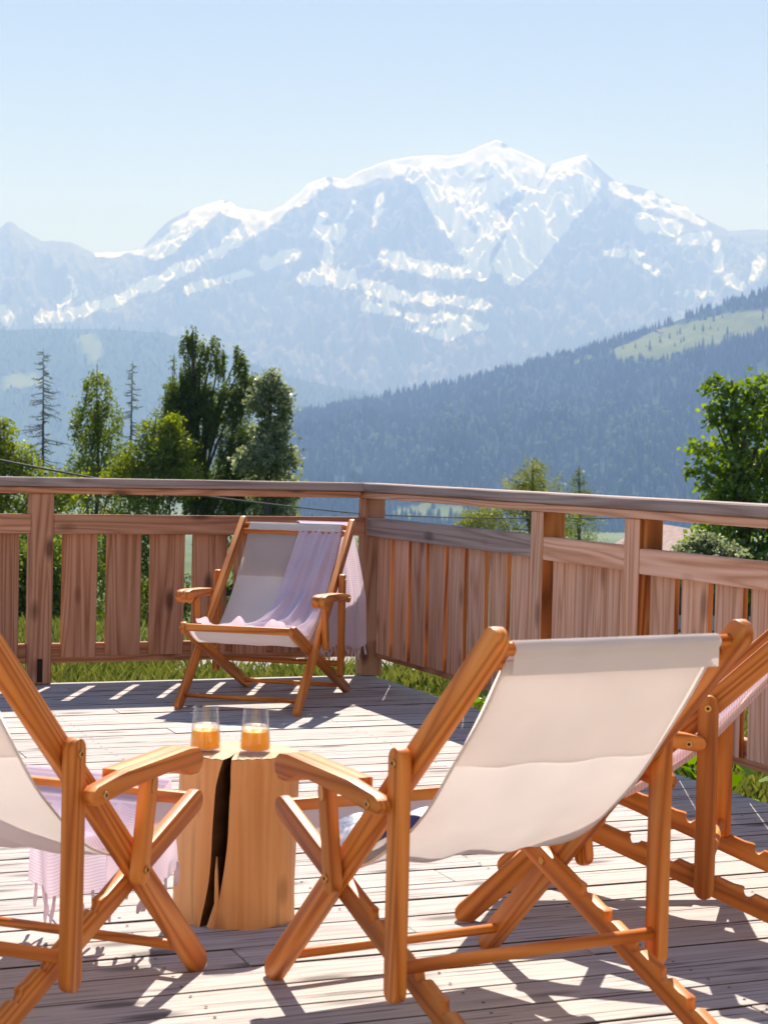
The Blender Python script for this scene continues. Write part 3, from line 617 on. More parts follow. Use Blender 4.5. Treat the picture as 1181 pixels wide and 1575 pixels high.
    q_ = p1+.0155*nA; lp += [(q_.x+.001, q_.y-.012), (q_.x+.002, q_.y-.024), (q_.x+.004, q_.y-.036)]
    q_ = p2-.0145*nA; lp = [(PX_[4], PZ_[4]), (q_.x, q_.y)]+lp
    lp = np.array(lp); S_, V_ = np.meshgrid(np.arange(len(lp)), np.linspace(-1, 1, nv), indexing='ij')
    sheet('top_sleeve', lp[S_, 0]+.0012*np.sin(V_*9+S_), V_*(CW-.002), lp[S_, 1], M['canvas'], cv)
    return c
def copy_tree(o, parent=None):
    c = o.copy(); COL.objects.link(c); c.parent = parent
    for ch in o.children: copy_tree(ch, c)
    return c
CH = [(-1.036, -1.129, -2.205, 'wooden deck chair standing against the railing with a lavender towel over its back'),
      (-1.876, -4.899, 1.698, 'wooden deck chair with bare cream canvas back and an open magazine on its seat'),
      (-2.469, -4.637, .806, 'wooden deck chair left of the split log with a lavender towel hanging under its seat'),
      (-1.400, -4.408, 2.503, 'wooden deck chair covered by a pink striped towel beside the pale railing')]
chair0 = make_chair(); chairs = []
for i, (x, y, phi, lab) in enumerate(CH):
    c = chair0 if i == 0 else copy_tree(chair0)
    c.location = (x, y, 0); c.rotation_euler = (0, 0, phi); tag(c, lab, 'deck chair', 'folding deck chairs on the terrace'); chairs.append(c)

# ------------------------------------------------------------------ towels and magazine (things lying on the chairs)
def frame(i): x, y, phi, _ = CH[i]; return (x, y, 0), phi
def fringe(pts, parent, mat, l=.045):
    g = Geo(); r_ = random.Random(3)
    for (x, y, z) in pts:
        a, b_ = r_.uniform(-.012, .012), r_.uniform(-.012, .012); q = l*r_.uniform(.7, 1.2)
        g.tube([(x, y, z+.006), (x+a*.4, y+b_*.4, z-q*.4), (x+a, y+b_, z-q*.75), (x+a*1.2, y+b_*1.2, z-q)], [.0035, .0045, .0055, .003], 6)
    o = link('fringe', g.mesh('fringe'), mat, parent); o['kind'] = 'stuff'
# towel on the far chair: seat and canvas part, over the top, hanging behind
(loc, phi) = frame(0)
tw = tag(empty('towel', loc, phi), 'lavender striped towel draped over the back of the far deck chair', 'towel', 'towels on the chairs')
ns, nv = 70, 44; S_, W_ = np.meshgrid(np.linspace(.012, .965, ns), np.linspace(0, 1, nv), indexing='ij')
left = np.interp(S_, [0, .2, .45, .6, .68, .76, .85, 1], [.035, .02, -.01, -.06, -.12, -.19, -.225, -.215]); V_ = left+(.236-left)*W_
fold = np.sin(2*np.pi*(W_*2.6+1.1*S_+.25*np.sin(3*S_)))*.5+.5; fold2 = np.sin(2*np.pi*(W_*6.3+1.4*S_)+1.0)*.5+.5
bun = np.clip((S_-.55)/.2, 0, 1); amp = (.022*np.clip(S_/.25, .15, 1)+.034*bun)
off = .005+amp*fold**1.4+.009*fold2*(1+1.5*bun)+.024*bun*vnoise(W_*7, S_*16, 4)
off = off+.014*np.clip((.36-S_)/.08, 0, 1); X, Y, Z = on_canvas(S_, V_, off*np.clip((S_-.005)/.04, .5, 1)); front = sheet('front_drape', X, Y, Z, M['towel'], tw, (W_*.9, S_*1.1))
S_, W_ = np.meshgrid(np.linspace(0, 1, 40), np.linspace(0, 1, 40), indexing='ij')
vt = .0+.240*W_; vb = .05+.275*W_; V_ = vt+(vb-vt)*np.clip(S_*1.6, 0, 1)**.7
zt = TOP.y+.004; zbot = .235-.07*(1-W_)-.02*np.sin(W_*9); over = np.clip(S_/.08, 0, 1)
X = TOP.x+.02-.055*over-.02*S_-.03*W_*S_+.022*np.sin(2*np.pi*(W_*3.4+.2*S_))*np.clip(S_*2, 0, 1); Z = zt+.004*np.sin(np.pi*over)-(zt-zbot)*np.clip((S_-.03)/.97, 0, 1)
X[:, -6:] -= .02*np.clip(S_[:, -6:]*3, 0, 1)
bk = sheet('back_drape', X, V_, Z, M['towel'], tw, (W_*.9, S_*.62))
fringe([(X[-1, j], V_[-1, j], Z[-1, j]) for j in range(0, 40, 2)], tw, M['towel'])
# towel on the left chair: heaped on the seat and slipping down on its far side
(loc, phi) = frame(2)
tw = tag(empty('towel', loc, phi), 'crumpled lavender towel on the chair seat left of the log, fringed end hanging below', 'towel', 'towels on the chairs')
S_, W_ = np.meshgrid(np.linspace(.36, .93, 50), np.linspace(0, 1, 44), indexing='ij')
rgt = np.interp(S_, [.36, .5, .62, .75, .93], [.06, -.08, -.15, -.20, -.165]); V_ = rgt+(.229-rgt)*W_
off = .006+.016*(np.sin(2*np.pi*(W_*2.6+1.2*S_))*.5+.5)+.026*vnoise(W_*6, S_*13, 8)+.008*np.sin(2*np.pi*(W_*7-3*S_))
X, Y, Z = on_canvas(S_, V_, off); sheet('seat_drape', X, Y, Z, M['towel'], tw, (W_*.9, S_*1.1))
A_, D_ = np.meshgrid(np.linspace(0, 1, 60), np.linspace(0, 1, 30), indexing='ij')
ed = np.clip(D_/.14, 0, 1); drop = np.interp(A_, [0, .12, .3, .5, .7, .85, 1], [.20, .27, .24, .29, .25, .31, .27])+.010*np.sin(A_*34)
vA = -.165+.375*A_; xs_, _, zs_ = on_canvas(np.full(A_.shape, .93), 0*A_, .018)
X = xs_+(BF.x+.030-xs_)*np.sin(ed*np.pi/2)+.028*np.sin(2*np.pi*(A_*4.3+.15*D_))*np.clip((D_-.2)*1.6, 0, 1)+.02*D_; Z = np.where(D_ < .14, zs_+(BF.y+.022-zs_)*np.sin(ed*np.pi/2), BF.y+.022-drop*(D_-.14)/.86)
Y = vA+.012*np.sin(A_*21)*D_
hg = sheet('hanging_end', X, Y, Z, M['towel'], tw, (A_*.9, D_*.4))
fringe([(X[j, -1], Y[j, -1], Z[j, -1]) for j in range(0, 60, 3)], tw, M['towel'], .055)
# towel on the right chair
(loc, phi) = frame(3)
tw = tag(empty('towel', loc, phi), 'pink striped towel spread along the whole canvas of the chair beside the pale railing', 'towel', 'towels on the chairs')
S_, W_ = np.meshgrid(np.linspace(.0, .93, 60), np.linspace(0, 1, 36), indexing='ij'); V_ = -.225+.459*W_
off = .005+.010*(np.sin(2*np.pi*(W_*2.3+.5*S_))*.5+.5)*np.sin(np.pi*W_)+.006*vnoise(W_*5, S_*8, 2)
X, Y, Z = on_canvas(S_, V_, off); Z = Z-.028*np.clip((W_-.93)/.07, 0, 1); Y = Y+.002*np.clip((W_-.93)/.07, 0, 1)
fr_ = sheet('front_drape', X, Y, Z, M['towelp'], tw, (W_*.9, S_*1.1))
S_, W_ = np.meshgrid(np.linspace(0, 1, 24), np.linspace(0, 1, 30), indexing='ij'); V_ = -.225+.455*W_
ov_ = np.clip(S_/.1, 0, 1); X = TOP.x+.018-.055*ov_-.03*S_+.014*np.sin(2*np.pi*W_*3)*np.clip(S_*2, 0, 1); Z = TOP.y+.004-(.34+.03*np.sin(W_*5))*np.clip((S_-.05)/.95, 0, 1)
sheet('back_drape', X, V_, Z, M['towelp'], tw, (W_*.9, S_*.4)); fringe([(X[-1, j], V_[-1, j], Z[-1, j]) for j in range(0, 30, 2)], tw, M['towelp'])
# open magazine on the seat of the near chair
(loc, phi) = frame(1)
mg_ = tag(empty('magazine', loc, phi), 'open magazine with white pages and dark blue cover lying on the bare canvas seat', 'magazine')
m, t, o = new_mat('printed_page'); L = t.links.new; tc = N(t, 'ShaderNodeTexCoord'); n = N(t, 'ShaderNodeTexNoise', i_Scale=9.0, i_Detail=5.0, i_Distortion=.8); L(tc.outputs['UV'], n.inputs['Vector'])
sx = N(t, 'ShaderNodeSeparateXYZ'); L(tc.outputs['UV'], sx.inputs[0]); gt = N(t, 'ShaderNodeMath', operation='GREATER_THAN', i_1=.55); L(sx.outputs[1], gt.inputs[0])
rp = ramp(t, [(.40, (.10, .16, .27)), (.52, (.45, .52, .62)), (.62, (.82, .82, .83))]); L(n.outputs[0], rp.inputs[0]); mm = N(t, 'ShaderNodeMixRGB'); mm.inputs[1].default_value = (.82, .82, .83, 1); L(gt.outputs[0], mm.inputs[0]); L(rp.outputs[0], mm.inputs[2])
b = N(t, 'ShaderNodeBsdfPrincipled', i_Roughness=.35); L(mm.outputs[0], b.inputs['Base Color']); L(b.outputs[0], o.inputs[0]); M['page'] = m
M['cover'] = simple('magazine_cover', (.03, .035, .16), .35, .5)
for (nm, th_, mat, grow) in (('cover', .0, M['cover'], .002), ('pages', .004, M['page'], 0)):
    S_, W_ = np.meshgrid(np.linspace(.66, .90, 24), np.linspace(0, 1, 30), indexing='ij'); V_ = -.13+.33*W_
    arch = .045*np.abs(np.sin(2*np.pi*np.clip(W_, 0, 1)))**.7+.006+.03*(S_<.72)*(.72-S_)/.06
    X, Y, Z = on_canvas(S_+(grow*2 if nm == 'cover' else 0)*(S_-.78), V_*(1+grow*3), arch+th_+.002); sheet(nm, X, Y, Z, mat, mg_, (S_*1.0*3-1.5, W_))
for sd_ in (0, 1):                                               # page block thickness at both outer edges
    S_, W_ = np.meshgrid(np.linspace(.66, .90, 20), np.linspace(0, 1, 3), indexing='ij'); X, Y, Z = on_canvas(S_, np.full(S_.shape, -.13+.33*sd_), .008+.004*W_+.03*(S_<.72)*(.72-S_)/.06); sheet('page_edge', X, Y+(.0004 if sd_ else -.0004), Z, M['page'], mg_, (S_*0, W_*0))

# ------------------------------------------------------------------ split log and glasses
LC_ = Vector((-2.068, -4.425, 0)); LH_ = .402
lg = tag(empty('log_table', LC_), 'pale peeled log standing upright as a side table, split by a deep dark crack', 'log table')
nz_, na = 26, 150; camang = math.atan2(EYE.y-LC_.y, EYE.x-LC_.x)
V = []; F = []; idx = []
zz = np.linspace(0, LH_, nz_)
for iz, z in enumerate(zz):
    f_ = z/LH_; cen = camang-.12-.36*(1-f_)+.05*math.sin(f_*5); wdt = np.interp(f_, [0, .25, .55, .85, 1], [.11, .095, .12, .105, .05]); ring_ = []
    for k in range(na):
        u_ = k/na
        # parameter runs from one lip of the crack right round to the other
        a = cen+wdt+(2*math.pi-2*wdt)*u_
        r_ = .141+.004*math.cos(2*a+1)+.003*math.sin(3*a+2*f_)+.004*(1-f_)**2+.0025*math.sin(7*a+4*f_)-.004*max(0, f_-.94)/.06+.006*math.exp(-((a-cen-6.0)/.25)**2)*math.sin(f_*3)
        ring_.append((r_*math.cos(a), r_*math.sin(a), z))
    # crack walls running inwards
    for q, (rr_, wf) in enumerate(((.10, .75), (.055, .6), (.012, .9), (.055, -.6), (.10, -.75))):
        a = cen+(-wdt*wf if wf > 0 else wdt*-wf)
        if rr_ == .012: a = cen
        ring_.append((rr_*math.cos(a), rr_*math.sin(a), z))
    V += ring_
nt_ = na+5
for iz in range(nz_-1):
    for k in range(nt_): F.append((iz*nt_+k, iz*nt_+(k+1) % nt_, (iz+1)*nt_+(k+1) % nt_, (iz+1)*nt_+k))
sv_ = bpy.data.meshes.new('log'); sv_.from_pydata(V, [], F); sv_.update(); sv_.polygons.foreach_set('use_smooth', [True]*len(F)); sv_.set_sharp_from_angle(angle=rad(50))
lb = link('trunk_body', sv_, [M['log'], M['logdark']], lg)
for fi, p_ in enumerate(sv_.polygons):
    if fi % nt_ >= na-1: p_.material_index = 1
topr = [V[(nz_-1)*nt_+k] for k in range(nt_)]; cpt = (-.035*math.cos(camang), -.035*math.sin(camang), LH_)
tv = [cpt]+[(p[0], p[1], LH_+.0015+.0008*math.sin(9*p[0]*30)) for p in topr]; tf = [(0, 1+k, 1+(k+1) % nt_) for k in range(nt_)]
tm_ = bpy.data.meshes.new('log_top'); tm_.from_pydata(tv, [], tf); tm_.update(); link('sawn_top', tm_, M['logtop'], lg)
# splinter leaning in the crack near its foot
g = Geo(); a0 = camang-.34; g.tube([(.136*math.cos(a0-.10), .136*math.sin(a0-.10), .002), (.139*math.cos(a0+.02), .139*math.sin(a0+.02), .06), (.137*math.cos(a0+.0), .137*math.sin(a0+.0), .13), (.13*math.cos(a0-.02), .13*math.sin(a0-.02), .17)], [.010, .006, .0045, .002], 6)
link('splinter', g.mesh('splinter'), M['log'], lg)
m, t, o = new_mat('clear_glass'); lw = N(t, 'ShaderNodeLayerWeight', i_Blend=.5); pw_ = N(t, 'ShaderNodeMath', operation='POWER', i_1=4.0); t.links.new(lw.outputs['Facing'], pw_.inputs[0]); fz = N(t, 'ShaderNodeMapRange', i_3=.06, i_4=.7); t.links.new(pw_.outputs[0], fz.inputs[0]); tg_ = N(t, 'ShaderNodeBsdfTransparent'); tg_.inputs[0].default_value = (.96, .97, .97, 1); gg = N(t, 'ShaderNodeBsdfGlossy', i_Roughness=.02); mxg = N(t, 'ShaderNodeMixShader'); t.links.new(fz.outputs[0], mxg.inputs[0]); t.links.new(tg_.outputs[0], mxg.inputs[1]); t.links.new(gg.outputs[0], mxg.inputs[2]); t.links.new(mxg.outputs[0], o.inputs[0]); M['glass'] = m
m, t, o = new_mat('orange_juice'); L = t.links.new; d = N(t, 'ShaderNodeBsdfDiffuse'); d.inputs[0].default_value = (.95, .53, .02, 1); tr = N(t, 'ShaderNodeBsdfTranslucent'); tr.inputs[0].default_value = (1.0, .58, .015, 1); mx_ = N(t, 'ShaderNodeMixShader', i_0=.45); L(d.outputs[0], mx_.inputs[1]); L(tr.outputs[0], mx_.inputs[2]); L(mx_.outputs[0], o.inputs[0]); M['juice'] = m
m, t, o = new_mat('juice_film'); L = t.links.new; d = N(t, 'ShaderNodeBsdfTranslucent'); d.inputs[0].default_value = (.95, .88, .78, 1); tr = N(t, 'ShaderNodeBsdfTransparent'); mx_ = N(t, 'ShaderNodeMixShader'); tcx = N(t, 'ShaderNodeTexCoord'); nn = N(t, 'ShaderNodeTexNoise', i_Scale=60.0, i_Detail=4.0); L(tcx.outputs['Object'], nn.inputs['Vector']); mr = N(t, 'ShaderNodeMapRange', i_1=.35, i_2=.65, i_3=.15, i_4=.75); L(nn.outputs[0], mr.inputs[0]); L(mr.outputs[0], mx_.inputs[0]); L(tr.outputs[0], mx_.inputs[1]); L(d.outputs[0], mx_.inputs[2]); L(mx_.outputs[0], o.inputs[0]); M['film'] = m
def lathe(name, prof, n, mat, parent, closed_axis=True):
    V = []; F = []
    for (r, z) in prof:
        for k in range(n): a = 2*math.pi*k/n; V.append((r*math.cos(a), r*math.sin(a), z))
    for i in range(len(prof)-1):
        for k in range(n): F.append((i*n+k, i*n+(k+1) % n, (i+1)*n+(k+1) % n, (i+1)*n+k))
    me = bpy.data.meshes.new(name); me.from_pydata(V, [], F); me.update(); me.polygons.foreach_set('use_smooth', [True]*len(F)); me.set_sharp_from_angle(angle=rad(50)); return link(name, me, mat, parent)
def ro(z): return .0388-.0086*z/.108
for (px_, py_, lab) in ((316, 1154, 'glass of orange juice on the log beside the crack, nearer the crumpled towel chair'), (392.5, 1156, 'glass of orange juice on the log across the crack from its twin')):
    d = at(px_, py_, 1)-EYE; p = EYE+d*((LH_+.002-EYE.z)/d.z)
    g_ = tag(empty('juice_glass', p), lab, 'glass', 'juice glasses on the log')
    H_ = .108
    lathe('tumbler', [(.0005, .0005), (ro(0)-.003, .0), (ro(0)-.0008, .001), (ro(.004), .004), (ro(H_)-.0004, H_-.001), (ro(H_)-.0010, H_), (ro(H_)-.0018, H_-.001), (ro(.008)-.0022, .009), (ro(.006)-.005, .0062), (.0005, .006)], 40, M['glass'], g_)
    jt = .050
    lathe('juice', [(.0005, .0066), (ro(.007)-.0052, .0068), (ro(.0095)-.0026, .0098), (ro(jt)-.0026, jt), (.0005, jt)], 36, M['juice'], g_)
    lathe('pulp_film', [(ro(jt)-.0027, jt+.0005), (ro(jt+.016)-.0027, jt+.015)], 36, M['film'], g_)

# ------------------------------------------------------------------ trees and plants
def leaves_np(P0, size, r, droop=.3, aspect=.6):
    """diamond leaves at points P0, random turn"""
    n = len(P0); a = r.uniform(0, 2*np.pi, n); el = r.normal(-droop, .55, n)
    d = np.stack([np.cos(a)*np.cos(el), np.sin(a)*np.cos(el), np.sin(el)], 1); rnd = r.normal(size=(n, 3)); s = np.cross(d, rnd); s /= np.linalg.norm(s, axis=1)[:, None]+1e-9
    nn = np.cross(d, s); L_ = (size*r.uniform(.6, 1.3, n))[:, None]
    V = np.stack([P0, P0+d*L_*.5+s*L_*aspect*.5+nn*L_*.06, P0+d*L_, P0+d*L_*.5-s*L_*aspect*.5+nn*L_*.06], 1).reshape(-1, 3)
    return V, np.arange(n*4).reshape(-1, 4)
def leaf_object(name, P0, size, mat, parent, r, tint=None, droop=.3, aspect=.6):
    V, F = leaves_np(P0, size, r, droop, aspect); me = np_mesh(name, V, F)
    tn = np.clip(tint if tint is not None else r.uniform(0, 1, len(P0)), 0, 1); point_attr(me, 'tint', np.repeat(tn, 4)); return link(name, me, mat, parent)
M['leaf_birch'] = leaf_mat('birch_leaf', (.07, .11, .018), (.19, .25, .04), .6)
M['leaf_light'] = leaf_mat('young_leaf', (.09, .14, .018), (.23, .28, .04), .6)
M['leaf_dark'] = leaf_mat('dark_leaf', (.055, .09, .017), (.16, .22, .036), .58)
M['leaf_white'] = leaf_mat('whitebeam_leaf', (.10, .14, .045), (.32, .36, .22), .5, .04)
M['leaf_right'] = leaf_mat('maple_leaf', (.07, .13, .018), (.21, .31, .045), .55, .04)
M['leaf_larch'] = leaf_mat('larch_needles', (.09, .12, .016), (.24, .27, .04), .6)
M['grass'] = leaf_mat('grass_blade', (.035, .06, .012), (.17, .19, .05), .45)
def tree(name, label, D, base_px, top, blobs, n_leaf, leaf, mat, seed, trunk_r=.09, droop=.5, limb=True, group=None, sub=14, aspect=.6, bark=None, strands=False, dens=2.2):
    """blobs: (px, py, rx, ry) crown lumps as seen, at distance D; leaves gather in small sprays through each lump"""
    r = np.random.default_rng(seed); k = D/FPX
    gz_ = float(ground_z(np.array([D]))[0]); root = empty(name); b0 = at(base_px, 700, D); root.location = (b0.x, b0.y, gz_-.05)
    tag(root, label, 'tree', group); base = np.array(root.location)
    topw = np.array(at(top[0], top[1], D))
    h_ = np.array([math.sin(HEAD), math.cos(HEAD), 0]); rgt = np.array([math.cos(HEAD), -math.sin(HEAD), 0])
    tr_ = Geo(); nseg = 10; path = []
    for i in range(nseg+1):
        f = i/nseg; p = np.array(base)*(1-f)+topw*f; p = p+rgt*.12*math.sin(f*5+seed)*(f*(1-f)*4)*trunk_r*8+h_*.1*math.sin(f*4+seed*2)*f*(1-f); path.append(p-base)
    tr_.tube(path, [trunk_r*(1-.93*(i/nseg))+.004 for i in range(nseg+1)], 8)
    PT = []; tint = []
    n_leaf = int(n_leaf*dens); leaf = leaf*1.2; areas = np.array([b[2]*b[3] for b in blobs], float); cnt = (n_leaf*areas/areas.sum()).astype(int)
    for bi, ((bx, by, rx, ry), n) in enumerate(zip(blobs, cnt)):
        c = np.array(at(bx, by, D))+h_*r.normal(0, rx*k*.45); ns_ = max(6, int(n/sub))
        u = r.normal(size=(ns_, 3)); u /= np.linalg.norm(u, axis=1)[:, None]; rad_ = r.uniform(.25, 1.0, ns_)**.5
        sc = c+(u*rad_[:, None])[:, :1]*rgt*rx*k+(u*rad_[:, None])[:, 1:2]*h_*rx*k*.9+(u*rad_[:, None])[:, 2:3]*np.array([0, 0, 1])*ry*k
        if limb:
            s_ = path[0]*0; f0 = np.clip((c[2]-base[2])/(topw[2]-base[2])-.22, .12, .9); j = int(f0*nseg); st = path[j]
            mid = (st+(c-base))/2+np.array([0, 0, .12*rx*k]); tr_.tube([st, mid, c-base], [trunk_r*(1-.85*f0)*.5+.003, trunk_r*.22+.003, .004], 6)
            for q in range(min(5, ns_)): tr_.tube([c-base, (c+sc[q])/2-base+r.normal(0, .03, 3), sc[q]-base], [.010, .006, .003], 5)
        si = r.integers(0, ns_, n); spread = .12*rx*k+.03
        if strands: L_ = r.uniform(0, 1, n)[:, None]; pts = sc[si]+r.normal(0, spread*.35, (n, 3))-np.array([0, 0, 1])*L_*min(.55, ry*k*.6)
        else: pts = sc[si]+r.normal(0, spread, (n, 3))*np.array([1, 1, .75])
        PT.append(pts); tint.append(np.clip(r.normal(.45, .22, n)+r.normal(0, .18, ns_)[si], 0, 1))
    link('trunk', tr_.mesh('trunk'), bark or M['bark'], root)
    PT = np.concatenate(PT); tint = np.concatenate(tint); leaf_object('crown', PT-base, leaf, mat, root, r, tint, droop, aspect); return root
def dead_spruce(name, label, D, px, top_py, seed, halfw_px, group=None):
    r = random.Random(seed); k = D/FPX; gz_ = float(ground_z(np.array([D]))[0]); b0 = at(px, 700, D); root = empty(name, (b0.x, b0.y, gz_-.05)); tag(root, label, 'tree', group)
    top = at(px, top_py, D); H_ = top.z-root.location.z; g = Geo(); lean = Vector((r.uniform(-.1, .1), r.uniform(-.1, .1), 0))
    pt = [Vector((0, 0, H_*i/8))+lean*(i/8)**2 for i in range(9)]; g.tube(pt, [.075*(1-i/8.3) for i in range(9)], 7); link('trunk', g.mesh('trunk'), M['deadwood'], root)
    b = Geo(); tw_ = []
    nb = 120
    for i in range(nb):
        f = .30+.69*i/nb; z = H_*f; a = r.uniform(0, 6.28); ln = halfw_px*k*(1.05-f)**.75*r.uniform(.45, 1.3)*1.5; dr = Vector((math.cos(a), math.sin(a), 0)); p0 = Vector((0, 0, z))+lean*f*f
        p1 = p0+dr*ln*.5+Vector((0, 0, -.10*ln)); p2 = p0+dr*ln+Vector((0, 0, r.uniform(-.30, .05)*ln)); b.tube([p0, p1, p2], [.014, .009, .004], 4, False)
        for q in range(5):
            s = r.uniform(.3, 1); pp = p0.lerp(p2, s); e = pp+Vector((r.uniform(-1, 1), r.uniform(-1, 1), r.uniform(-1.2, .1)))*ln*.17; b.tube([pp, e], [.006, .003], 3, False); tw_.append(pp)
    link('branches', b.mesh('branches'), M['deadwood'], root)
    P0 = np.array([tuple(p) for p in tw_]); rn_ = np.random.default_rng(seed); P0 = np.repeat(P0, 2, 0)+rn_.normal(0, .03, (len(P0)*2, 3)); leaf_object('needles', P0, .045, M['leaf_dark'], root, rn_, None, .8, .25)
    return root
GT = 'trees beyond the back railing'
dead_spruce('dead_spruce', 'tall thin nearly bare spruce with short drooping twigs, the wider of two', 42, 68, 535, 3, 52, GT)
dead_spruce('dead_spruce', 'very slim bare spruce rising between the birch and the dense tree', 44, 201, 553, 5, 32, GT)
tree('birch_tree', 'slender birch with drooping green strands beside the bare spruce', 40, 148, (150, 560), [(150, 590, 24, 30), (135, 640, 30, 40), (165, 640, 28, 36), (150, 690, 42, 46), (130, 730, 36, 40), (175, 720, 34, 40), (150, 800, 50, 60), (160, 900, 50, 60)], 9000, .055, M['leaf_birch'], 11, .07, .9, True, GT, 14, .6, None, True)
rs = random.Random(4); SPI = [(288, 530, 11, 30), (297, 522, 8, 26), (310, 545, 12, 34), (328, 540, 11, 32), (340, 548, 10, 30), (364, 548, 9, 26), (374, 560, 9, 24)]
SPI += [(rs.uniform(262, 392), rs.uniform(575, 760), rs.uniform(12, 20), rs.uniform(28, 46)) for _ in range(34)]+[(rs.uniform(255, 430), rs.uniform(760, 960), rs.uniform(24, 36), rs.uniform(30, 50)) for _ in range(9)]+[(330, 735, 36, 36), (382, 735, 34, 36), (290, 730, 34, 36), (360, 700, 30, 34)]
tree('dense_tree', 'tall dense dark green tree with several upright tops', 38, 315, (297, 508), SPI, 40000, .05, M['leaf_dark'], 12, .12, .8, True, GT, 20, .55, None, True)
tree('bare_sapling', 'leafless thin forked stems standing left of the dense tree', 41, 258, (268, 545), [(262, 600, 10, 26), (250, 640, 16, 22), (268, 570, 6, 20)], 260, .045, M['leaf_dark'], 19, .035, .6, True, GT)
tree('young_tree', 'sunlit yellow green young tree in front of the dense dark tree', 36, 235, (240, 640), [(235, 668, 26, 24), (215, 705, 34, 28), (255, 700, 32, 30), (235, 750, 50, 40), (190, 735, 34, 30), (110, 745, 30, 26), (280, 735, 34, 28), (262, 660, 20, 30), (275, 690, 26, 30), (220, 830, 60, 60), (240, 930, 60, 60)], 12000, .06, M['leaf_light'], 13, .06, .5, True, GT)
tree('whitebeam_tree', 'airy tree with pale silvery leaves at the edge of the group', 35, 415, (420, 565), [(415, 590, 20, 20), (400, 620, 20, 22), (435, 620, 18, 24), (425, 660, 22, 22), (402, 665, 18, 20), (430, 705, 30, 24), (395, 710, 32, 26), (420, 750, 42, 30), (420, 820, 44, 50), (430, 910, 44, 60)], 7500, .075, M['leaf_white'], 14, .06, .3, True, GT, 10, .75)
tree('round_tree', 'bushy bright green tree at the edge of the terrace view, left of the bare spruce', 34, 10, (5, 645), [(5, 670, 26, 26), (-30, 690, 40, 40), (30, 705, 30, 26), (0, 735, 44, 40), (60, 745, 36, 30), (95, 760, 30, 30), (20, 820, 70, 60), (90, 850, 60, 60), (30, 930, 70, 70)], 13000, .06, M['leaf_light'], 15, .09, .4, True, GT)
tree('larch_tree', 'feathery yellow green larch showing above the side railing', 33, 815, (818, 708), [(818, 725, 22, 16), (800, 745, 28, 18), (838, 748, 26, 18), (815, 775, 44, 24), (770, 790, 36, 22), (735, 800, 34, 20), (720, 815, 26, 20), (850, 800, 40, 30), (800, 840, 70, 40), (740, 860, 60, 40), (830, 920, 70, 60)], 13000, .05, M['leaf_larch'], 16, .07, .1, True, None, 16, .3)
tree('small_spruce', 'small spruce with open tiered branches beside the larch', 36, 891, (890, 716), [(890, 728, 6, 8), (889, 742, 14, 6), (892, 757, 22, 6), (888, 775, 26, 8), (893, 795, 34, 10), (888, 820, 42, 14), (890, 850, 50, 22), (890, 910, 60, 50)], 7000, .045, M['leaf_dark'], 17, .05, .1, True, None, 12, .3)
tree('maple_tree', 'large leafy broadleaf tree overhanging the far end of the side railing', 24, 1150, (1125, 585), [(1100, 595, 18, 16), (1130, 610, 26, 24), (1165, 600, 28, 26), (1095, 640, 22, 20), (1140, 655, 34, 28), (1185, 645, 36, 34), (1085, 690, 24, 18), (1120, 705, 36, 26), (1165, 705, 40, 30), (1075, 725, 16, 12), (1100, 745, 34, 22), (1150, 750, 44, 28), (1210, 720, 44, 50), (1120, 790, 56, 30), (1185, 800, 56, 40), (1230, 640, 44, 60), (1100, 850, 56, 40), (1190, 880, 80, 60), (1250, 780, 60, 80)], 15000, .075, M['leaf_right'], 18, .11, .35, True, None, 7, .7, dens=.85)
tree('grey_shrub', 'pale grey green rounded shrub beneath the maple', 20, 1085, (1085, 822), [(1085, 838, 26, 14), (1060, 850, 22, 12), (1110, 852, 28, 14), (1085, 875, 46, 24)], 3200, .05, M['leaf_white'], 23, .03, .3, True, None)
for i, (bx, by, rx, ry, D) in enumerate(((60, 900, 80, 90, 28), (480, 880, 70, 90, 33), (140, 985, 60, 30, 22), (300, 990, 70, 30, 22), (430, 1000, 40, 22, 21), (680, 900, 70, 80, 33), (960, 900, 60, 70, 33))):
    tree('hedge_shrub', ['dark leafy shrub seen between railing boards left of the post', 'dark leafy shrub behind the far chair and corner post', 'low dark shrub under the boards near the left post', 'low dark shrub under the boards behind the far chair', 'small low shrub by the gravel track', 'dark shrub below the larch outside the side railing', 'dark shrub below the small spruce outside the side railing'][i], D, bx, (bx, by-ry), [(bx-rx*.4, by, rx*.6, ry*.8), (bx+rx*.4, by-ry*.1, rx*.6, ry*.8), (bx, by-ry*.4, rx*.5, ry*.5), (bx, by+ry*.3, rx*.8, ry*.6)], 5500, .06, M['leaf_dark'], 40+i, .04, .4, True, None)
# grass outside the deck (uncountable) and broad-leaved plants by the side railing
def blades(n, s0, s1, l0, l1, r, hmin, hmax):
    s = r.uniform(s0, s1, n); la = r.uniform(l0, l1, n); p = gpos(s, la); return p
r = np.random.default_rng(5)
P_ = []
xs = r.uniform(-6, 2.5, 52000); ys = .12+r.gamma(1.6, 2.2, 52000); P_.append(np.c_[xs, ys])
ys2 = r.uniform(-9.5, .6, 48000); xs2 = .12+r.gamma(1.4, 1.3, 48000); P_.append(np.c_[xs2, ys2])
P_ = np.concatenate(P_); sf = (P_-np.array([EYE.x, EYE.y]))@np.array([math.sin(HEAD), math.cos(HEAD)])
dp = fbm(P_[:, 0]/1.3, P_[:, 1]/1.3, 3, 9); keep = (dp > .36)
gp = np.array([at(420, 1022, 1)-EYE]); 
P_ = P_[keep]; sf = sf[keep]; n = len(P_)
_px, _py = proj_np(np.c_[P_, np.full(n, -.35)]); kk = ~((_px > 300) & (_px < 700) & (_py > 1006) & (_py < 1040) & (P_[:, 1] > .1) & (r.random(n) > .06)); P_ = P_[kk]; sf = sf[kk]; n = len(P_)
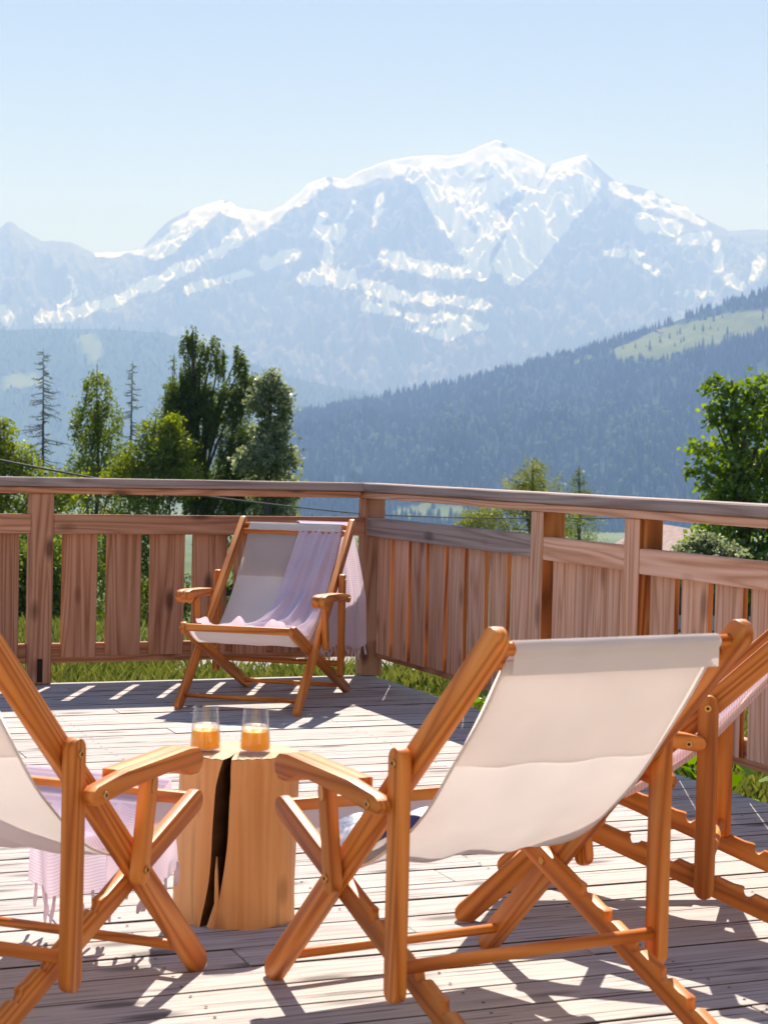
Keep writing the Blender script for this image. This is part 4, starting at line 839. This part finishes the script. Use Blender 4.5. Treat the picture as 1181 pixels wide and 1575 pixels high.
z0 = ground_z(sf); hgt = r.uniform(.04, .2, n)*(.6+.8*fbm(P_[:, 0]/2, P_[:, 1]/2, 2, 4)); a = r.uniform(0, 6.28, n); wd = .0022+.003*r.random(n); bend = r.uniform(.02, .12, n)
dx, dy = np.cos(a), np.sin(a); b2 = r.uniform(0, 6.28, n)
V = np.stack([np.c_[P_[:, 0]-dx*wd, P_[:, 1]-dy*wd, z0-.02], np.c_[P_[:, 0]+dx*wd, P_[:, 1]+dy*wd, z0-.02], np.c_[P_[:, 0]+dx*wd*.6+np.cos(b2)*bend*.4, P_[:, 1]+dy*wd*.6+np.sin(b2)*bend*.4, z0+hgt*.6], np.c_[P_[:, 0]+np.cos(b2)*bend, P_[:, 1]+np.sin(b2)*bend, z0+hgt]], 1).reshape(-1, 3)
me = np_mesh('grass', V, np.arange(n*4).reshape(-1, 4)); point_attr(me, 'tint', np.repeat(np.clip(r.normal(.5, .25, n)+.35*(r.random(n) > .85), 0, 1.2), 4))
tag(link('grass', me, M['grass']), 'tall green meadow grass growing around the outside of the deck', 'grass', kind='stuff')
M['plantleaf'] = leaf_mat('dock_leaf', (.06, .13, .015), (.13, .24, .03), .5, .015)
for i in range(11):
    yy = -.35-.42*i+random.uniform(-.12, .12); xx = .38+random.uniform(-.1, .35); rr_ = np.random.default_rng(60+i)
    root = empty('broadleaf_plant', (xx, yy, -.36)); n = 34
    tag(root, 'clump of broad bright green leaves growing against the deck edge under the side railing', 'plant', 'leafy plants along the side railing')
    a = rr_.uniform(0, 6.28, n); rad_ = rr_.uniform(.02, .2, n); P0 = np.c_[np.cos(a)*rad_, np.sin(a)*rad_, rr_.uniform(.08, .36, n)]
    leaf_object('leaves', P0, .13, M['plantleaf'], root, rr_, None, .1, .5)
    g = Geo()
    for q in range(0, n, 2): g.tube([(0, 0, 0), tuple(P0[q]*.6+np.array([0, 0, .03])), tuple(P0[q])], [.005, .004, .003], 4, False)
    link('stems', g.mesh('stems'), M['plantleaf'], root)

# ------------------------------------------------------------------ overhead cable
cpts = [(-260, 650, 9.5), (0, 708, 11), (132, 733, 12.5), (325, 765, 15), (554, 791, 19), (700, 796.5, 22), (960, 798, 28), (1181, 786, 34), (1500, 755, 42)]
M['cable'] = simple('black_cable', (.02, .02, .022), .5)
pp = np.array([tuple(at(*p)) for p in cpts]); tt = np.linspace(0, len(pp)-1, 90); path = np.stack([np.interp(tt, np.arange(len(pp)), pp[:, i]) for i in range(3)], 1)
for _ in range(12): path[1:-1] = (path[:-2]+2*path[1:-1]+path[2:])/4
g = Geo(); g.tube([tuple(p) for p in path], [.0075]*90, 6); tag(link('overhead_cable', g.mesh('overhead_cable'), M['cable']), 'thin black cable sagging across the view beyond the railing', 'cable')

# ------------------------------------------------------------------ houses
M['roof'] = simple('roof_tiles', (.30, .22, .20), .85, .2, noise=.3, nscale=4, bump=.3); M['plaster'] = simple('plaster', (.62, .58, .52), .9, .1, noise=.1, nscale=2); M['planks'] = simple('dark_planks', (.12, .07, .045), .85, .1, noise=.4, nscale=5); M['pane'] = simple('window_pane', (.03, .04, .05), .1, .6)
def house(name, label, c, rz, Lx, Ly, hw, hr, scale_win=True):
    root = empty(name, c, rz); tag(root, label, 'house')
    link('wall', bm_mesh(box_bm(-Lx/2, Lx/2, -Ly/2, Ly/2, -1, hw*.55), 'wall'), M['plaster'], root); link('upper_wall', bm_mesh(box_bm(-Lx/2-.03, Lx/2+.03, -Ly/2-.03, Ly/2+.03, hw*.55, hw), 'upper_wall'), M['planks'], root)
    b = bmesh.new(); o_ = Lx*.08; e = Ly/2*1.18; th = .22
    pts = [(-e, hw-.18*hr), (0, hw+hr), (e, hw-.18*hr), (e, hw-.18*hr-th), (0, hw+hr-th), (-e, hw-.18*hr-th)]
    A = [b.verts.new((-Lx/2-o_, p[0], p[1])) for p in pts]; B = [b.verts.new((Lx/2+o_, p[0], p[1])) for p in pts]; b.faces.new(A[::-1]); b.faces.new(B)
    for i in range(6): b.faces.new((A[i], A[(i+1) % 6], B[(i+1) % 6], B[i]))
    bmesh.ops.recalc_face_normals(b, faces=b.faces); rf = link('roof', bm_mesh(b, 'roof'), M['roof'], root)
    b = bmesh.new(); gp_ = [(-Ly/2, hw-.01), (Ly/2, hw-.01), (0, hw+hr-th)]
    for sx_ in (-1, 1):
        vs = [b.verts.new((sx_*(Lx/2-.02), p[0], p[1])) for p in gp_]; vs2 = [b.verts.new((sx_*(Lx/2+.03), p[0], p[1])) for p in gp_]; b.faces.new(vs); b.faces.new(vs2[::-1])
        for i in range(3): b.faces.new((vs[i], vs2[i], vs2[(i+1) % 3], vs[(i+1) % 3]))
    link('gable', bm_mesh(b, 'gable'), M['planks'], root)
    ch = link('chimney', bm_mesh(box_bm(-.3, .3, -.3, .3, 0, 1.3), 'chimney'), M['plaster'], rf); ch.location = (Lx*.2, Ly*.15, hw+hr*.6)
    for i in range(3):
        for sy_ in (-1, 1):
            wn = link('window', bm_mesh(box_bm(-.5, .5, -.03, .03, -.6, .6), 'window'), M['plaster'], root); wn.location = (-Lx*.3+i*Lx*.3, sy_*(Ly/2+.03), hw*.3)
            link('pane', bm_mesh(box_bm(-.42, .42, -.035, .035, -.52, .52), 'pane'), M['pane'], wn)
    return root
hc = at(1046, 900, 72); house('chalet', 'low chalet with grey pink roof half hidden behind the maple', (hc.x, hc.y, -5.9), 1.25, 9, 7.5, 2.6, 2.0)
fp = at(1013, 511, 3950); zf = fp.z; house('farmhouse', 'tiny pale farmhouse on the hillside meadow above the wood', (fp.x, fp.y, zf-3), .3, 17, 10, 5, 4)

# ------------------------------------------------------------------ haze over the whole valley
hv = box_bm(-9500, 16500, -1500, 15500, -140, 2260)
hz = link('haze', bm_mesh(hv, 'haze')); hz['kind'] = 'stuff'; hz['label'] = 'pale blue summer haze filling the valley air'; hz['category'] = 'haze'
hz.rotation_euler = (0, 0, -HEAD); hz.location = (0, 0, 0)
m, t, o = new_mat('valley_haze'); pv = N(t, 'ShaderNodeVolumePrincipled'); pv.inputs['Color'].default_value = (.31, .485, 1.0, 1); pv.inputs['Density'].default_value = 2.1e-4; pv.inputs['Anisotropy'].default_value = -0.06; pv.inputs['Absorption Color'].default_value = (1, 1, 1, 1)
t.links.new(pv.outputs[0], o.inputs['Volume']); hz.data.materials.append(m)
